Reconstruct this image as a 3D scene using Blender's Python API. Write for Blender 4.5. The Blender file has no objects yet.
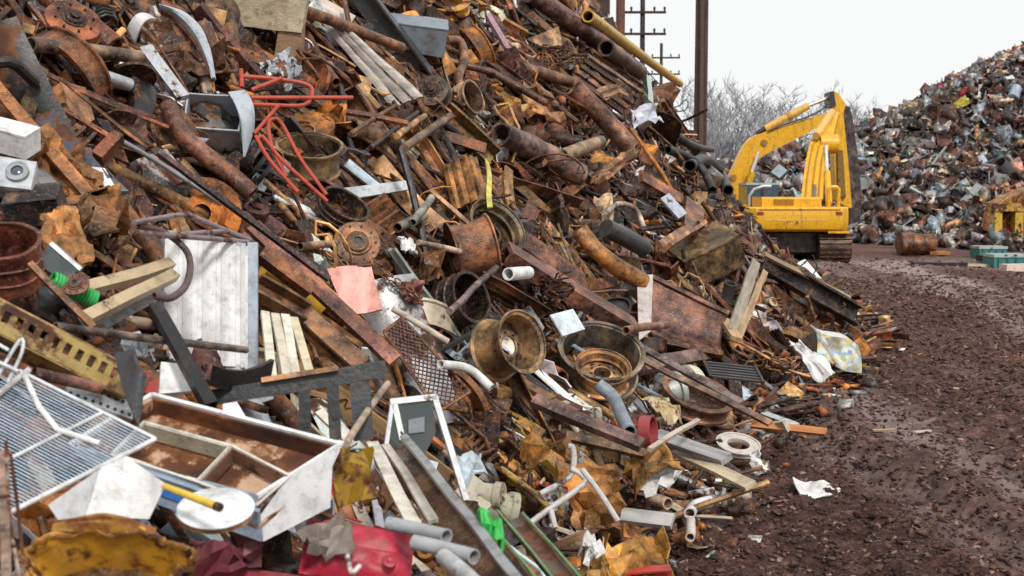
import bpy, bmesh, math, random
import numpy as np
from mathutils import Vector, Matrix, noise as mnoise

# ------------------------------------------------------------------ camera, world, sun, exposure
SC = bpy.context.scene
COL = SC.collection
W, Hh, F = 1024, 576, 1200.0            # picture size and focal length in pixels
CAMZ = 1.7
HORIZON = 196.0
PITCH = math.atan((288 - HORIZON) / F)
cam_d = bpy.data.cameras.new('camera')
cam = bpy.data.objects.new('camera', cam_d)
COL.objects.link(cam)
cam.location = (0, 0, CAMZ)
cam.rotation_euler = (math.pi / 2 - PITCH, 0, 0)
cam_d.sensor_width = 36.0
cam_d.lens = F / W * 36.0
cam_d.clip_start = 0.05
cam_d.clip_end = 3000
cam_d.dof.use_dof = True
cam_d.dof.focus_distance = 7.5
cam_d.dof.aperture_fstop = 5.6
SC.camera = cam

SUN_EL, SUN_AZ = math.radians(44), math.radians(160)      # azimuth from +Y clockwise: behind the camera, to the right
world = bpy.data.worlds.new('World')
SC.world = world
world.use_nodes = True
wn, wl = world.node_tree.nodes, world.node_tree.links
wn.clear()
w_out = wn.new('ShaderNodeOutputWorld')
w_bg = wn.new('ShaderNodeBackground')
w_sky = wn.new('ShaderNodeTexSky')
w_sky.sky_type = 'NISHITA'
w_sky.sun_disc = False
w_sky.sun_elevation = SUN_EL
w_sky.sun_rotation = SUN_AZ
w_sky.air_density, w_sky.dust_density = 1.0, 3.0
w_mul = wn.new('ShaderNodeVectorMath'); w_mul.operation = 'SCALE'
w_mul.inputs['Scale'].default_value = 0.08
wl.new(w_sky.outputs[0], w_mul.inputs[0])
w_tc = wn.new('ShaderNodeTexCoord')
w_no = wn.new('ShaderNodeTexNoise')
w_no.inputs['Scale'].default_value = 1.6
w_no.inputs['Detail'].default_value = 4
wl.new(w_tc.outputs['Generated'], w_no.inputs['Vector'])
w_rp = wn.new('ShaderNodeValToRGB')
w_rp.color_ramp.elements[0].position, w_rp.color_ramp.elements[1].position = 0.3, 0.7
w_rp.color_ramp.elements[0].color = (0.93, 0.935, 0.94, 1)
w_rp.color_ramp.elements[1].color = (0.98, 0.98, 0.98, 1)
wl.new(w_no.outputs[0], w_rp.inputs[0])
w_mix = wn.new('ShaderNodeMix'); w_mix.data_type = 'RGBA'
w_mix.inputs[0].default_value = 0.96                       # thick even overcast over the clear sky
wl.new(w_mul.outputs[0], w_mix.inputs[6]); wl.new(w_rp.outputs[0], w_mix.inputs[7])
wl.new(w_mix.outputs[2], w_bg.inputs['Color'])
w_bg.inputs['Strength'].default_value = 0.62
wl.new(w_bg.outputs[0], w_out.inputs[0])

sun_d = bpy.data.lights.new('sun', 'SUN')
sun_d.energy = 1.5
sun_d.angle = math.radians(10)
sun_d.color = (1.0, 0.96, 0.90)
sun = bpy.data.objects.new('sun', sun_d)
COL.objects.link(sun)
sun_dir = Vector((math.sin(SUN_AZ) * math.cos(SUN_EL), math.cos(SUN_AZ) * math.cos(SUN_EL), math.sin(SUN_EL)))
sun.rotation_euler = sun_dir.to_track_quat('Z', 'Y').to_euler()

SC.view_settings.view_transform = 'Standard'
SC.view_settings.look = 'None'
SC.view_settings.gamma = 1.0
SC.view_settings.use_curve_mapping = False
SC.view_settings.exposure = 0.72
SC.render.engine = 'CYCLES'
SC.cycles.use_denoising = True
SC.cycles.max_bounces = 6
SC.cycles.diffuse_bounces = 2
SC.cycles.glossy_bounces = 3
SC.cycles.transparent_max_bounces = 4

rng = random.Random(7)
R = math.radians
V = Vector
# ------------------------------------------------------------------ where things stand
_TOE_Y = [-4, 0, 3, 5.4, 6.7, 8.4, 10.5, 13.2, 17, 20, 22.5, 24.5, 26, 27, 28]
_TOE_X = [-3, -1.5, -.35, .42, 1.0, 1.7, 2.65, 3.9, 4.7, 5.2, 5.0, 4.0, 2.2, -1, -6]
_G_Y = [3, 6, 10, 14, 20, 26]
_G_V = [.92, .96, 1.05, 1.25, 1.5, 1.6]

def heap_np(x, y):
    u = np.interp(y, _TOE_Y, _TOE_X) - x
    g = np.interp(y, _G_Y, _G_V)
    k = np.interp(y, [4, 20], [.45, 1.0])
    up = np.maximum(u, 0)
    h = g * up * up / (up + k)
    return np.where(h < 5, h, 5 + 3.5 * np.tanh((h - 5) / 3.5))

def H(x, y):
    return float(heap_np(x, y))

def ray(px, py):
    d = V(((px - 512) / F, (288 - py) / F, -1.0))
    c, s = math.cos(PITCH), math.sin(PITCH)
    return V((d.x, c + d.y * s, d.y * c - s)).normalized()

_C, _S = math.cos(PITCH), math.sin(PITCH)
def project(p):
    x, y, z = p[0], p[1], p[2] - CAMZ
    dep = y * _C - z * _S
    if dep < 0.05:
        return None
    upc = y * _S + z * _C
    return 512 + F * x / dep, 288 - F * upc / dep, dep

ORI = V((0, 0, CAMZ))
_ts = np.concatenate([np.arange(1.5, 12, .02), np.arange(12, 45, .05)])
def P(px, py, lift=0.0):
    """point where a pixel's ray meets the heap (raised by lift) or the ground"""
    d = ray(px, py)
    x, y, z = d.x * _ts, d.y * _ts, CAMZ + d.z * _ts
    s = np.maximum(heap_np(x, y), 0) + lift
    k = np.nonzero(z <= s)[0]
    t = _ts[k[0]] if len(k) else 24.0
    return ORI + d * float(t)

def onplane(px, py, p0, n):
    d = ray(px, py)
    den = d.dot(n)
    t = (p0 - ORI).dot(n) / den
    return ORI + d * t

def atdist(px, py, dist):
    d = ray(px, py)
    return ORI + d * (dist / d.y)

def hnorm(x, y):
    e = .15
    return V((-(H(x + e, y) - H(x - e, y)) / (2 * e), -(H(x, y + e) - H(x, y - e)) / (2 * e), 1)).normalized()

def mpp(p):
    """metres per pixel at a point"""
    return p[1] / F

# ------------------------------------------------------------------ materials
_mats = {}
def _n(nt, typ, **kw):
    n = nt.nodes.new(typ)
    for k, v in kw.items():
        setattr(n, k, v)
    return n

def _ramp(nt, stops, fac):
    r = _n(nt, 'ShaderNodeValToRGB')
    el = r.color_ramp.elements
    while len(el) > 1:
        el.remove(el[-1])
    el[0].position, el[0].color = stops[0][0], (*stops[0][1], 1)
    for p, c in stops[1:]:
        e = el.new(p); e.color = (*c, 1)
    nt.links.new(fac, r.inputs[0])
    return r.outputs[0]

def _mix(nt, fac, a, b, mode='MIX'):
    m = _n(nt, 'ShaderNodeMix', data_type='RGBA', blend_type=mode)
    for s, v in ((0, fac), (6, a), (7, b)):
        if hasattr(v, 'is_output'):
            nt.links.new(v, m.inputs[s])
        elif s == 0:
            m.inputs[0].default_value = v
        else:
            m.inputs[s].default_value = (*v, 1)
    return m.outputs[2]

def _math(nt, op, a, b=None, clamp=False):
    m = _n(nt, 'ShaderNodeMath', operation=op, use_clamp=clamp)
    for i, v in enumerate((a, b)):
        if v is None:
            continue
        if hasattr(v, 'is_output'):
            nt.links.new(v, m.inputs[i])
        else:
            m.inputs[i].default_value = v
    return m.outputs[0]

def M(kind, src='object'):
    key = kind + '_' + src
    if key in _mats:
        return _mats[key]
    m = bpy.data.materials.new(key)
    m.use_nodes = True
    nt = m.node_tree
    nt.nodes.clear()
    L = nt.links
    out = _n(nt, 'ShaderNodeOutputMaterial')
    bs = _n(nt, 'ShaderNodeBsdfPrincipled')
    L.new(bs.outputs[0], out.inputs[0])
    tc = _n(nt, 'ShaderNodeTexCoord')
    oi = _n(nt, 'ShaderNodeObjectInfo')
    off = _n(nt, 'ShaderNodeVectorMath', operation='ADD')
    sc = _math(nt, 'MULTIPLY', oi.outputs['Random'], 60.0)
    L.new(tc.outputs['Object'], off.inputs[0]); L.new(sc, off.inputs[1])
    vec = off.outputs[0]
    def noise(scale, detail=6, rough=.6, stretch=None):
        t = _n(nt, 'ShaderNodeTexNoise')
        t.inputs['Scale'].default_value = scale
        t.inputs['Detail'].default_value = detail
        t.inputs['Roughness'].default_value = rough
        if stretch:
            mp = _n(nt, 'ShaderNodeVectorMath', operation='MULTIPLY')
            mp.inputs[1].default_value = stretch
            L.new(vec, mp.inputs[0]); L.new(mp.outputs[0], t.inputs['Vector'])
        else:
            L.new(vec, t.inputs['Vector'])
        return t.outputs[0]
    if src == 'object':
        col = oi.outputs['Color']
        at = _n(nt, 'ShaderNodeAttribute', attribute_type='OBJECT', attribute_name='wear')
        wear = at.outputs['Fac']
    else:
        at = _n(nt, 'ShaderNodeAttribute', attribute_type='GEOMETRY', attribute_name='tint')
        col = at.outputs['Color']
        wear = None
    n1 = noise(5.0, 8, .65)
    n2 = noise(19.0, 6, .7)
    n3 = noise(70.0, 4, .6)
    rustc = _ramp(nt, [(.30, (.020, .009, .006)), (.45, (.10, .034, .014)), (.54, (.24, .085, .022)), (.64, (.46, .18, .035)), (.8, (.40, .22, .10))], n1)
    dirt = _ramp(nt, [(.32, (.05, .035, .028)), (.6, (.17, .12, .095))], n2)
    bump_h = _math(nt, 'ADD', n2, _math(nt, 'MULTIPLY', n3, .5))
    bstr, rough, metal = .35, .6, 0.0
    if kind == 'rust':
        nm = _math(nt, 'ADD', _math(nt, 'MULTIPLY', n1, .6), _math(nt, 'MULTIPLY', n2, .4))
        v = _ramp(nt, [(.38, (.08, .07, .07)), (.465, (.50, .47, .44)), (.53, (1.1, 1.05, 1.0)), (.61, (2.5, 2.2, 1.85))], nm)
        base = _mix(nt, 1.0, col, v, 'MULTIPLY')
        patch = _ramp(nt, [(.50, (0, 0, 0)), (.62, (1, 1, 1))], n2)
        base = _mix(nt, _math(nt, 'MULTIPLY', patch, .50), base, rustc)
        lightp = _ramp(nt, [(.57, (0, 0, 0)), (.66, (1, 1, 1))], n3)
        base = _mix(nt, _math(nt, 'MULTIPLY', lightp, .30), base, (.50, .36, .26))
        L.new(base, bs.inputs['Base Color'])
        L.new(_ramp(nt, [(.36, (.24,) * 3), (.60, (.68,) * 3)], n2), bs.inputs['Roughness'])
        metal = .32; bstr = .5
    elif kind in ('paint', 'steel', 'plastic'):
        w = wear if wear is not None else None
        if w is None:
            w = _math(nt, 'ADD', .35, 0.0)
        # worn through where low-frequency noise falls under the object's own wear
        edge = _math(nt, 'SUBTRACT', _math(nt, 'ADD', _math(nt, 'MULTIPLY', n1, .75), _math(nt, 'MULTIPLY', n2, .25)), _math(nt, 'ADD', .27, _math(nt, 'MULTIPLY', w, .42)))
        wornf = _math(nt, 'SUBTRACT', 1.0, _math(nt, 'MULTIPLY', edge, 22.0, True), True)
        shade = _ramp(nt, [(.3, (.62, .60, .57)), (.5, (1, 1, 1)), (.75, (1.1, 1.1, 1.1))], n2)
        base = _mix(nt, 1.0, col, shade, 'MULTIPLY')
        streak = _ramp(nt, [(.52, (0, 0, 0)), (.72, (1, 1, 1))], noise(7.0, 5, .6, (1, 1, .25)))
        base = _mix(nt, _math(nt, 'MULTIPLY', streak, .5), base, dirt)
        speck = _ramp(nt, [(.60, (0, 0, 0)), (.66, (1, 1, 1))], n3)
        base = _mix(nt, _math(nt, 'MULTIPLY', speck, .2), base, dirt)
        under = rustc if kind != 'plastic' else dirt
        base = _mix(nt, wornf, base, under)
        L.new(base, bs.inputs['Base Color'])
        rr = {'paint': (.28, .55), 'steel': (.30, .60), 'plastic': (.35, .6)}[kind]
        L.new(_mix(nt, wornf, _ramp(nt, [(.3, (rr[0],) * 3), (.7, (rr[1],) * 3)], n2), (.8, .8, .8)), bs.inputs['Roughness'])
        if kind == 'steel':
            L.new(_math(nt, 'MULTIPLY', _math(nt, 'SUBTRACT', 1.0, wornf), .55), bs.inputs['Metallic'])
            metal = None
        bstr = .22
    elif kind == 'wood':
        g = noise(9.0, 7, .6, (.18, 2.2, 2.2))
        v = _ramp(nt, [(.3, (.45, .42, .40)), (.5, (.9, .9, .9)), (.7, (1.25, 1.2, 1.15))], g)
        base = _mix(nt, 1.0, col, v, 'MULTIPLY')
        base = _mix(nt, _math(nt, 'MULTIPLY', _ramp(nt, [(.5, (0, 0, 0)), (.7, (1, 1, 1))], n1), .5), base, dirt)
        L.new(base, bs.inputs['Base Color'])
        rough = .8; bump_h = _math(nt, 'ADD', g, _math(nt, 'MULTIPLY', n3, .2)); bstr = .4
    elif kind == 'rubber':
        v = _ramp(nt, [(.3, (.6,) * 3), (.7, (1.5,) * 3)], n2)
        base = _mix(nt, 1.0, col, v, 'MULTIPLY')
        base = _mix(nt, _math(nt, 'MULTIPLY', _ramp(nt, [(.5, (0, 0, 0)), (.68, (1, 1, 1))], n1), .45), base, dirt)
        L.new(base, bs.inputs['Base Color'])
        rough = .5
    elif kind == 'stone':
        v = _ramp(nt, [(.3, (.55, .52, .48)), (.55, (1, 1, 1)), (.75, (1.2, 1.2, 1.2))], n1)
        base = _mix(nt, 1.0, col, v, 'MULTIPLY')
        base = _mix(nt, _math(nt, 'MULTIPLY', _ramp(nt, [(.52, (0, 0, 0)), (.62, (1, 1, 1))], n2), .6), base, (.23, .12, .06))
        L.new(base, bs.inputs['Base Color'])
        rough = .9; bstr = .7
    elif kind == 'glass':
        base = _mix(nt, _math(nt, 'MULTIPLY', _ramp(nt, [(.45, (0, 0, 0)), (.7, (1, 1, 1))], n1), .5), col, dirt)
        L.new(base, bs.inputs['Base Color'])
        rough = .12; bstr = .03
    elif kind == 'print':
        vo = _n(nt, 'ShaderNodeTexVoronoi'); vo.inputs['Scale'].default_value = 24.0
        L.new(vec, vo.inputs['Vector'])
        sp = _n(nt, 'ShaderNodeSeparateColor'); L.new(vo.outputs['Color'], sp.inputs[0])
        base = _ramp(nt, [(0, (.10, .28, .55)), (.3, (.55, .70, .78)), (.5, (.80, .78, .60)), (.72, (.75, .55, .06)), (.88, (.28, .42, .20)), (1, (.7, .72, .7))], sp.outputs[0])
        base = _mix(nt, .25, base, col)
        base = _mix(nt, _math(nt, 'MULTIPLY', _ramp(nt, [(.42, (0, 0, 0)), (.6, (1, 1, 1))], n1), .85), base, dirt)
        L.new(base, bs.inputs['Base Color'])
        rough = .6
    if metal is not None:
        bs.inputs['Metallic'].default_value = metal
    if not bs.inputs['Roughness'].is_linked:
        bs.inputs['Roughness'].default_value = rough
    bp = _n(nt, 'ShaderNodeBump')
    bp.inputs['Strength'].default_value = bstr
    bp.inputs['Distance'].default_value = .012
    L.new(bump_h, bp.inputs['Height'])
    L.new(bp.outputs[0], bs.inputs['Normal'])
    _mats[key] = m
    return m

# ------------------------------------------------------------------ colours (base colour, word used when describing)
PAL = {
    'brown': ((.165, .070, .032), 'rusty brown'),
    'dark': ((.036, .016, .010), 'dark brown'),
    'redbrown': ((.20, .068, .036), 'reddish brown'),
    'purple': ((.115, .055, .044), 'purplish brown'),
    'orange': ((.42, .165, .035), 'orange rusted'),
    'ochre': ((.42, .19, .045), 'ochre rusted'),
    'tan': ((.44, .26, .125), 'tan'),
    'olive': ((.15, .10, .042), 'olive brown'),
    'black': ((.014, .014, .015), 'black'),
    'charcoal': ((.045, .047, .052), 'charcoal grey'),
    'grey': ((.30, .31, .32), 'grey'),
    'silver': ((.50, .53, .56), 'silvery grey'),
    'bluegrey': ((.26, .33, .40), 'blue grey'),
    'white': ((.80, .80, .79), 'white'),
    'cream': ((.66, .60, .46), 'cream'),
    'beige': ((.56, .47, .35), 'beige'),
    'blue': ((.05, .16, .42), 'blue'),
    'navy': ((.03, .045, .085), 'navy'),
    'green': ((.05, .30, .09), 'green'),
    'teal': ((.03, .20, .20), 'teal'),
    'yellow': ((.62, .36, .025), 'yellow'),
    'mustard': ((.40, .23, .03), 'mustard yellow'),
    'red': ((.46, .045, .035), 'red'),
    'orangered': ((.52, .085, .04), 'orange red'),
    'crimson': ((.42, .03, .06), 'crimson'),
    'pink': ((.74, .36, .30), 'pale pink'),
    'wood': ((.44, .29, .15), 'pale wooden'),
    'greywood': ((.30, .26, .21), 'weathered wooden'),
    'lightblue': ((.50, .62, .70), 'light blue'),
}
def C(c):
    return PAL[c][0] if isinstance(c, str) else c

# ------------------------------------------------------------------ mesh kit
class MB:
    def __init__(s):
        s.v, s.f = [], []
    def add(s, vs, fs, mat=None):
        o = len(s.v)
        s.v += [(mat @ V(p))[:] if mat is not None else tuple(p) for p in vs]
        s.f += [tuple(i + o for i in f) for f in fs]
        return s
    def box(s, size, mat=None, c=(0, 0, 0)):
        x, y, z = (a / 2 for a in size)
        vs = [(c[0] + i * x, c[1] + j * y, c[2] + k * z) for i in (-1, 1) for j in (-1, 1) for k in (-1, 1)]
        return s.add(vs, [(0, 1, 3, 2), (4, 6, 7, 5), (0, 4, 5, 1), (2, 3, 7, 6), (0, 2, 6, 4), (1, 5, 7, 3)], mat)
    def tube(s, path, r, n=10, wall=0.0, closed=False):
        path = [V(p) for p in path]
        m = len(path)
        rs = r if isinstance(r, (list, tuple)) else [r] * m
        tang = []
        for i in range(m):
            if closed:
                t = path[(i + 1) % m] - path[i - 1]
            else:
                t = path[min(i + 1, m - 1)] - path[max(i - 1, 0)]
            tang.append(t.normalized() if t.length > 1e-9 else V((1, 0, 0)))
        up = V((0, 0, 1)) if abs(tang[0].z) < .9 else V((1, 0, 0))
        a = tang[0].cross(up).normalized()
        rings = []
        for i in range(m):
            a = (a - tang[i] * a.dot(tang[i])).normalized()
            b = tang[i].cross(a)
            rings.append((a.copy(), b))
        def skin(off, flip):
            vs = []
            for i in range(m):
                a, b = rings[i]
                for k in range(n):
                    q = 2 * math.pi * k / n
                    vs.append(path[i] + (a * math.cos(q) + b * math.sin(q)) * max(rs[i] - off, .0005))
            fs = []
            for i in range(m if closed else m - 1):
                j = (i + 1) % m
                for k in range(n):
                    l = (k + 1) % n
                    f = (i * n + k, i * n + l, j * n + l, j * n + k)
                    fs.append(f[::-1] if flip else f)
            return vs, fs
        vs, fs = skin(0, False)
        if wall and not closed:
            v2, f2 = skin(wall, True)
            o = len(vs)
            fs += [tuple(i + o for i in f) for f in f2]
            vs += v2
            e = (m - 1) * n
            for k in range(n):
                l = (k + 1) % n
                fs.append((k, o + k, o + l, l))
                fs.append((e + k, e + l, o + e + l, o + e + k))
        elif not closed:
            fs.append(tuple(range(n))[::-1])
            fs.append(tuple(range((m - 1) * n, m * n)))
        return s.add(vs, fs)
    def prism(s, prof, L, segs=1, inner=None, mat=None):
        """profile in the YZ plane swept along X from -L/2 to L/2"""
        n = len(prof)
        vs, fs = [], []
        for i in range(segs + 1):
            x = -L / 2 + L * i / segs
            vs += [(x, p[0], p[1]) for p in prof]
        for i in range(segs):
            for k in range(n):
                l = (k + 1) % n
                fs.append((i * n + k, i * n + l, (i + 1) * n + l, (i + 1) * n + k))
        if inner:
            o = len(vs)
            for i in range(segs + 1):
                x = -L / 2 + L * i / segs
                vs += [(x, p[0], p[1]) for p in inner]
            for i in range(segs):
                for k in range(n):
                    l = (k + 1) % n
                    fs.append((o + i * n + k, o + (i + 1) * n + k, o + (i + 1) * n + l, o + i * n + l))
            e = segs * n
            for k in range(n):
                l = (k + 1) % n
                fs.append((k, o + k, o + l, l)); fs.append((e + k, e + l, o + e + l, o + e + k))
        else:
            fs.append(tuple(range(n))[::-1]); fs.append(tuple(range(segs * n, (segs + 1) * n)))
        return s.add(vs, fs, mat)
    def lathe(s, prof, n=24, arc=2 * math.pi, mat=None):
        """closed (r, z) loop turned about Z"""
        m = len(prof)
        full = arc > 6.28
        cnt = n if full else n + 1
        vs = [(r * math.cos(arc * i / n), r * math.sin(arc * i / n), z) for i in range(cnt) for r, z in prof]
        fs = []
        for i in range(n):
            j = (i + 1) % cnt
            for k in range(m):
                l = (k + 1) % m
                fs.append((i * m + k, j * m + k, j * m + l, i * m + l))
        if not full:
            fs.append(tuple(range(m))); fs.append(tuple(range(n * m, n * m + m))[::-1])
        return s.add(vs, fs, mat)
    def sheet(s, nx, ny, fn, t):
        """fn(u, v) -> point; given thickness t along the local normal"""
        top = [[V(fn(i / nx, j / ny)) for j in range(ny + 1)] for i in range(nx + 1)]
        vs, bot = [], []
        for i in range(nx + 1):
            for j in range(ny + 1):
                du = top[min(i + 1, nx)][j] - top[max(i - 1, 0)][j]
                dv = top[i][min(j + 1, ny)] - top[i][max(j - 1, 0)]
                nn = du.cross(dv)
                nn = nn.normalized() if nn.length > 1e-9 else V((0, 0, 1))
                vs.append(top[i][j]); bot.append(top[i][j] - nn * t)
        o = len(vs)
        vs += bot
        w = ny + 1
        fs = []
        for i in range(nx):
            for j in range(ny):
                a, b, c, d = i * w + j, (i + 1) * w + j, (i + 1) * w + j + 1, i * w + j + 1
                fs.append((a, b, c, d)); fs.append((o + a, o + d, o + c, o + b))
        for i in range(nx):
            fs.append((i * w, o + i * w, o + (i + 1) * w, (i + 1) * w))
            a, b = i * w + ny, (i + 1) * w + ny
            fs.append((a, b, o + b, o + a))
        for j in range(ny):
            fs.append((j, j + 1, o + j + 1, o + j))
            a, b = nx * w + j, nx * w + j + 1
            fs.append((a, o + a, o + b, b))
        return s.add(vs, fs)
    def poly(s, pts, ext):
        """planar outline pushed by the vector ext"""
        n = len(pts)
        ext = V(ext)
        vs = [V(p) for p in pts] + [V(p) + ext for p in pts]
        fs = [tuple(range(n)), tuple(range(n, 2 * n))[::-1]]
        fs += [(k, n + k, n + (k + 1) % n, (k + 1) % n) for k in range(n)]
        return s.add(vs, fs)
    def warp(s, fn):
        s.v = [tuple(fn(V(p))) for p in s.v]
        return s
    def dent(s, amp, scale, seed=0):
        o = V((seed * 7.3, seed * 3.1, seed * 5.7))
        def f(p):
            return p + mnoise.noise_vector(p * scale + o) * amp
        return s.warp(f)
    def mesh(s, name='mesh', smooth=35):
        me = bpy.data.meshes.new(name)
        me.from_pydata(s.v, [], s.f)
        bm = bmesh.new(); bm.from_mesh(me)
        bmesh.ops.recalc_face_normals(bm, faces=bm.faces)
        bm.to_mesh(me); bm.free()
        if smooth:
            me.shade_smooth()
            me.set_sharp_from_angle(angle=math.radians(smooth))
        return me

def new_obj(name, me, mat, color, parent=None, wear=.3, matrix=None):
    o = bpy.data.objects.new(name, me)
    COL.objects.link(o)
    if me is not None:
        if len(me.materials) == 0:
            me.materials.append(mat)
        o.material_slots[0].link = 'OBJECT'
        o.material_slots[0].material = mat
        c = C(color)
        o.color = (c[0], c[1], c[2], 1)
        o['wear'] = float(wear)
    if parent is not None:
        o.parent = parent
    if matrix is not None:
        o.matrix_basis = matrix
    return o

LAND = []          # landmarks: (object, phrase)
def tag(o, label, cat, group=None, ref=None):
    o['label'] = label
    if 'kind' not in o:
        o['kind'] = 'thing'
    o['category'] = cat
    if group:
        o['group'] = group
    if ref:
        LAND.append((o, ref))
    return o

def empty(name, loc, label, cat, group=None, ref=None, rot=None):
    o = bpy.data.objects.new(name, None)
    COL.objects.link(o)
    o.empty_display_size = .2
    o.location = loc
    if rot is not None:
        o.matrix_basis = Matrix.Translation(V(loc)) @ rot.to_4x4()
    return tag(o, label, cat, group, ref)

def basis(x=None, z=None, y=None):
    """3x3 rotation with the given X (long) axis and Z roughly as given"""
    if x is None:
        z = V(z).normalized()
        x = V((0, 0, 1)).cross(z)
        if x.length < .05:
            x = V((1, 0, 0))
        x.normalize()
        y = z.cross(x)
    else:
        x = V(x).normalized()
        z = V(z) - x * V(z).dot(x)
        z.normalize()
        y = z.cross(x)
    return Matrix((x, y, z)).transposed()

def TM(loc, rot, s=1.0):
    return Matrix.Translation(V(loc)) @ rot.to_4x4() @ Matrix.Scale(s, 4)

# profiles -----------------------------------------------------------
def pf_angle(w, t, h=None):
    h = h or w
    return [(-w / 2, -h / 2), (w / 2, -h / 2), (w / 2, -h / 2 + t), (-w / 2 + t, -h / 2 + t), (-w / 2 + t, h / 2), (-w / 2, h / 2)]
def pf_channel(w, h, t):
    return [(-w / 2, -h / 2), (w / 2, -h / 2), (w / 2, h / 2), (w / 2 - t, h / 2), (w / 2 - t, -h / 2 + t), (-w / 2 + t, -h / 2 + t), (-w / 2 + t, h / 2), (-w / 2, h / 2)]
def pf_ibeam(w, h, t):
    a, b = w / 2, h / 2
    return [(-a, -b), (a, -b), (a, -b + t), (t / 2, -b + t), (t / 2, b - t), (a, b - t), (a, b), (-a, b), (-a, b - t), (-t / 2, b - t), (-t / 2, -b + t), (-a, -b + t)]
def pf_rect(w, h):
    return [(-w / 2, -h / 2), (w / 2, -h / 2), (w / 2, h / 2), (-w / 2, h / 2)]
# ================================================================== THE SETTING
def _hash(ix, iy, seed):
    n = (ix * 374761393 + iy * 668265263 + seed * 974711) & 0xffffffff
    n = ((n ^ (n >> 13)) * 1274126177) & 0xffffffff
    return ((n ^ (n >> 16)) & 0xffff) / 65535.0
def vnoise(x, y, seed=0):
    ix, iy = np.floor(x).astype(np.int64), np.floor(y).astype(np.int64)
    fx, fy = x - ix, y - iy
    fx, fy = fx * fx * (3 - 2 * fx), fy * fy * (3 - 2 * fy)
    a, b = _hash(ix, iy, seed), _hash(ix + 1, iy, seed)
    c, d = _hash(ix, iy + 1, seed), _hash(ix + 1, iy + 1, seed)
    return (a + (b - a) * fx) * (1 - fy) + (c + (d - c) * fx) * fy - .5
def fbm(x, y, s, octv=4, seed=0, gain=.55):
    r, a = 0, 1.0
    for i in range(octv):
        r = r + a * vnoise(x * s, y * s, seed + i * 17)
        s *= 2.03; a *= gain
    return r

RUTS = [(2.55, .26), (3.25, .3), (4.9, .22), (7.6, .45), (9.0, .6)]
def mud_np(x, y):
    wob = fbm(x * 0 + 3, y, .12, 2, 5) * 1.1
    fade = np.clip((60 - y) / 30, 0, 1) * np.clip((y - 1) / 2, 0, 1)
    z = fbm(x, y, .35, 3, 1) * .11
    z = z + fbm(x, y, 1.6, 3, 2) * .05
    cl = fbm(x, y * 1.35, 7.0, 3, 3)
    z = z + np.abs(cl) * .032 - .012 + fbm(x * .3, y, 9.0, 2, 51, .6) * .045
    rg = .45 + np.clip(fbm(x, y, .9, 2, 41) + .5, 0, 1)
    z = z + np.abs(fbm(x * .8, y * 1.2, 6.5, 2, 9, .6)) * .085 * rg
    for i, (rx, w) in enumerate(RUTS):
        dx = (x - rx - wob) / w
        amp = (.5 + .5 * np.clip(fbm(x * 0 + i * 3.1, y, .3, 2, 8) * 3 + .6, 0, 1))
        z = z - amp * (.08 * np.exp(-dx ** 2 * 1.6) - .05 * np.exp(-(np.abs(dx) - 1.5) ** 2 * 5))
        tread = np.sin(y * 2 * np.pi / .21 + i) * np.exp(-dx ** 2 * 2.2)
        z = z + amp * tread * .010
    return z * fade

def mud_material():
    m = bpy.data.materials.new('mud'); m.use_nodes = True
    nt = m.node_tree; nt.nodes.clear(); L = nt.links
    out = _n(nt, 'ShaderNodeOutputMaterial'); bs = _n(nt, 'ShaderNodeBsdfPrincipled')
    L.new(bs.outputs[0], out.inputs[0])
    tc = _n(nt, 'ShaderNodeTexCoord')
    def noise(s, d=6, r=.65, st=(1, 1, 1)):
        mp = _n(nt, 'ShaderNodeVectorMath', operation='MULTIPLY'); mp.inputs[1].default_value = st
        L.new(tc.outputs['Object'], mp.inputs[0])
        t = _n(nt, 'ShaderNodeTexNoise'); t.inputs['Scale'].default_value = s
        t.inputs['Detail'].default_value = d; t.inputs['Roughness'].default_value = r
        L.new(mp.outputs[0], t.inputs['Vector']); return t.outputs[0]
    n1, n2, n3 = noise(.5, 5), noise(11, 10, .8, (.6, 1.3, 1)), noise(60, 6, .8, (.7, 1.2, 1))
    c = _ramp(nt, [(.3, (.017, .0075, .006)), (.45, (.082, .036, .027)), (.56, (.18, .088, .068)), (.66, (.44, .28, .235))], n2)
    c2 = _ramp(nt, [(.3, (.6, .52, .5)), (.5, (1, 1, 1)), (.68, (1.55, 1.45, 1.4))], n1)
    c = _mix(nt, 1.0, c, c2, 'MULTIPLY')
    sp = _ramp(nt, [(.55, (0, 0, 0)), (.63, (1, 1, 1))], n3)
    c = _mix(nt, _math(nt, 'MULTIPLY', sp, .6), c, (.34, .23, .195))
    dk = _ramp(nt, [(.38, (1, 1, 1)), (.46, (0, 0, 0))], n3)
    c = _mix(nt, _math(nt, 'MULTIPLY', dk, .45), c, (.022, .010, .008))
    # compacted paler clay where wheels and tracks run
    at = _n(nt, 'ShaderNodeAttribute', attribute_type='GEOMETRY', attribute_name='rut')
    c = _mix(nt, _math(nt, 'MULTIPLY', at.outputs['Fac'], _ramp(nt, [(.3, (.2,) * 3), (.55, (1,) * 3)], n2)), c, (.46, .35, .32))
    L.new(c, bs.inputs['Base Color'])
    L.new(_mix(nt, _math(nt, 'MULTIPLY', at.outputs['Fac'], .6), _ramp(nt, [(.38, (.5,) * 3), (.55, (.95,) * 3)], n2), (.3, .3, .3)), bs.inputs['Roughness'])
    bs.inputs['Specular IOR Level'].default_value = .3
    bp = _n(nt, 'ShaderNodeBump'); bp.inputs['Strength'].default_value = 1.0; bp.inputs['Distance'].default_value = .06
    L.new(_math(nt, 'ADD', n2, _math(nt, 'MULTIPLY', n3, .45)), bp.inputs['Height']); L.new(bp.outputs[0], bs.inputs['Normal'])
    return m
MUD = mud_material()

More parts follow.
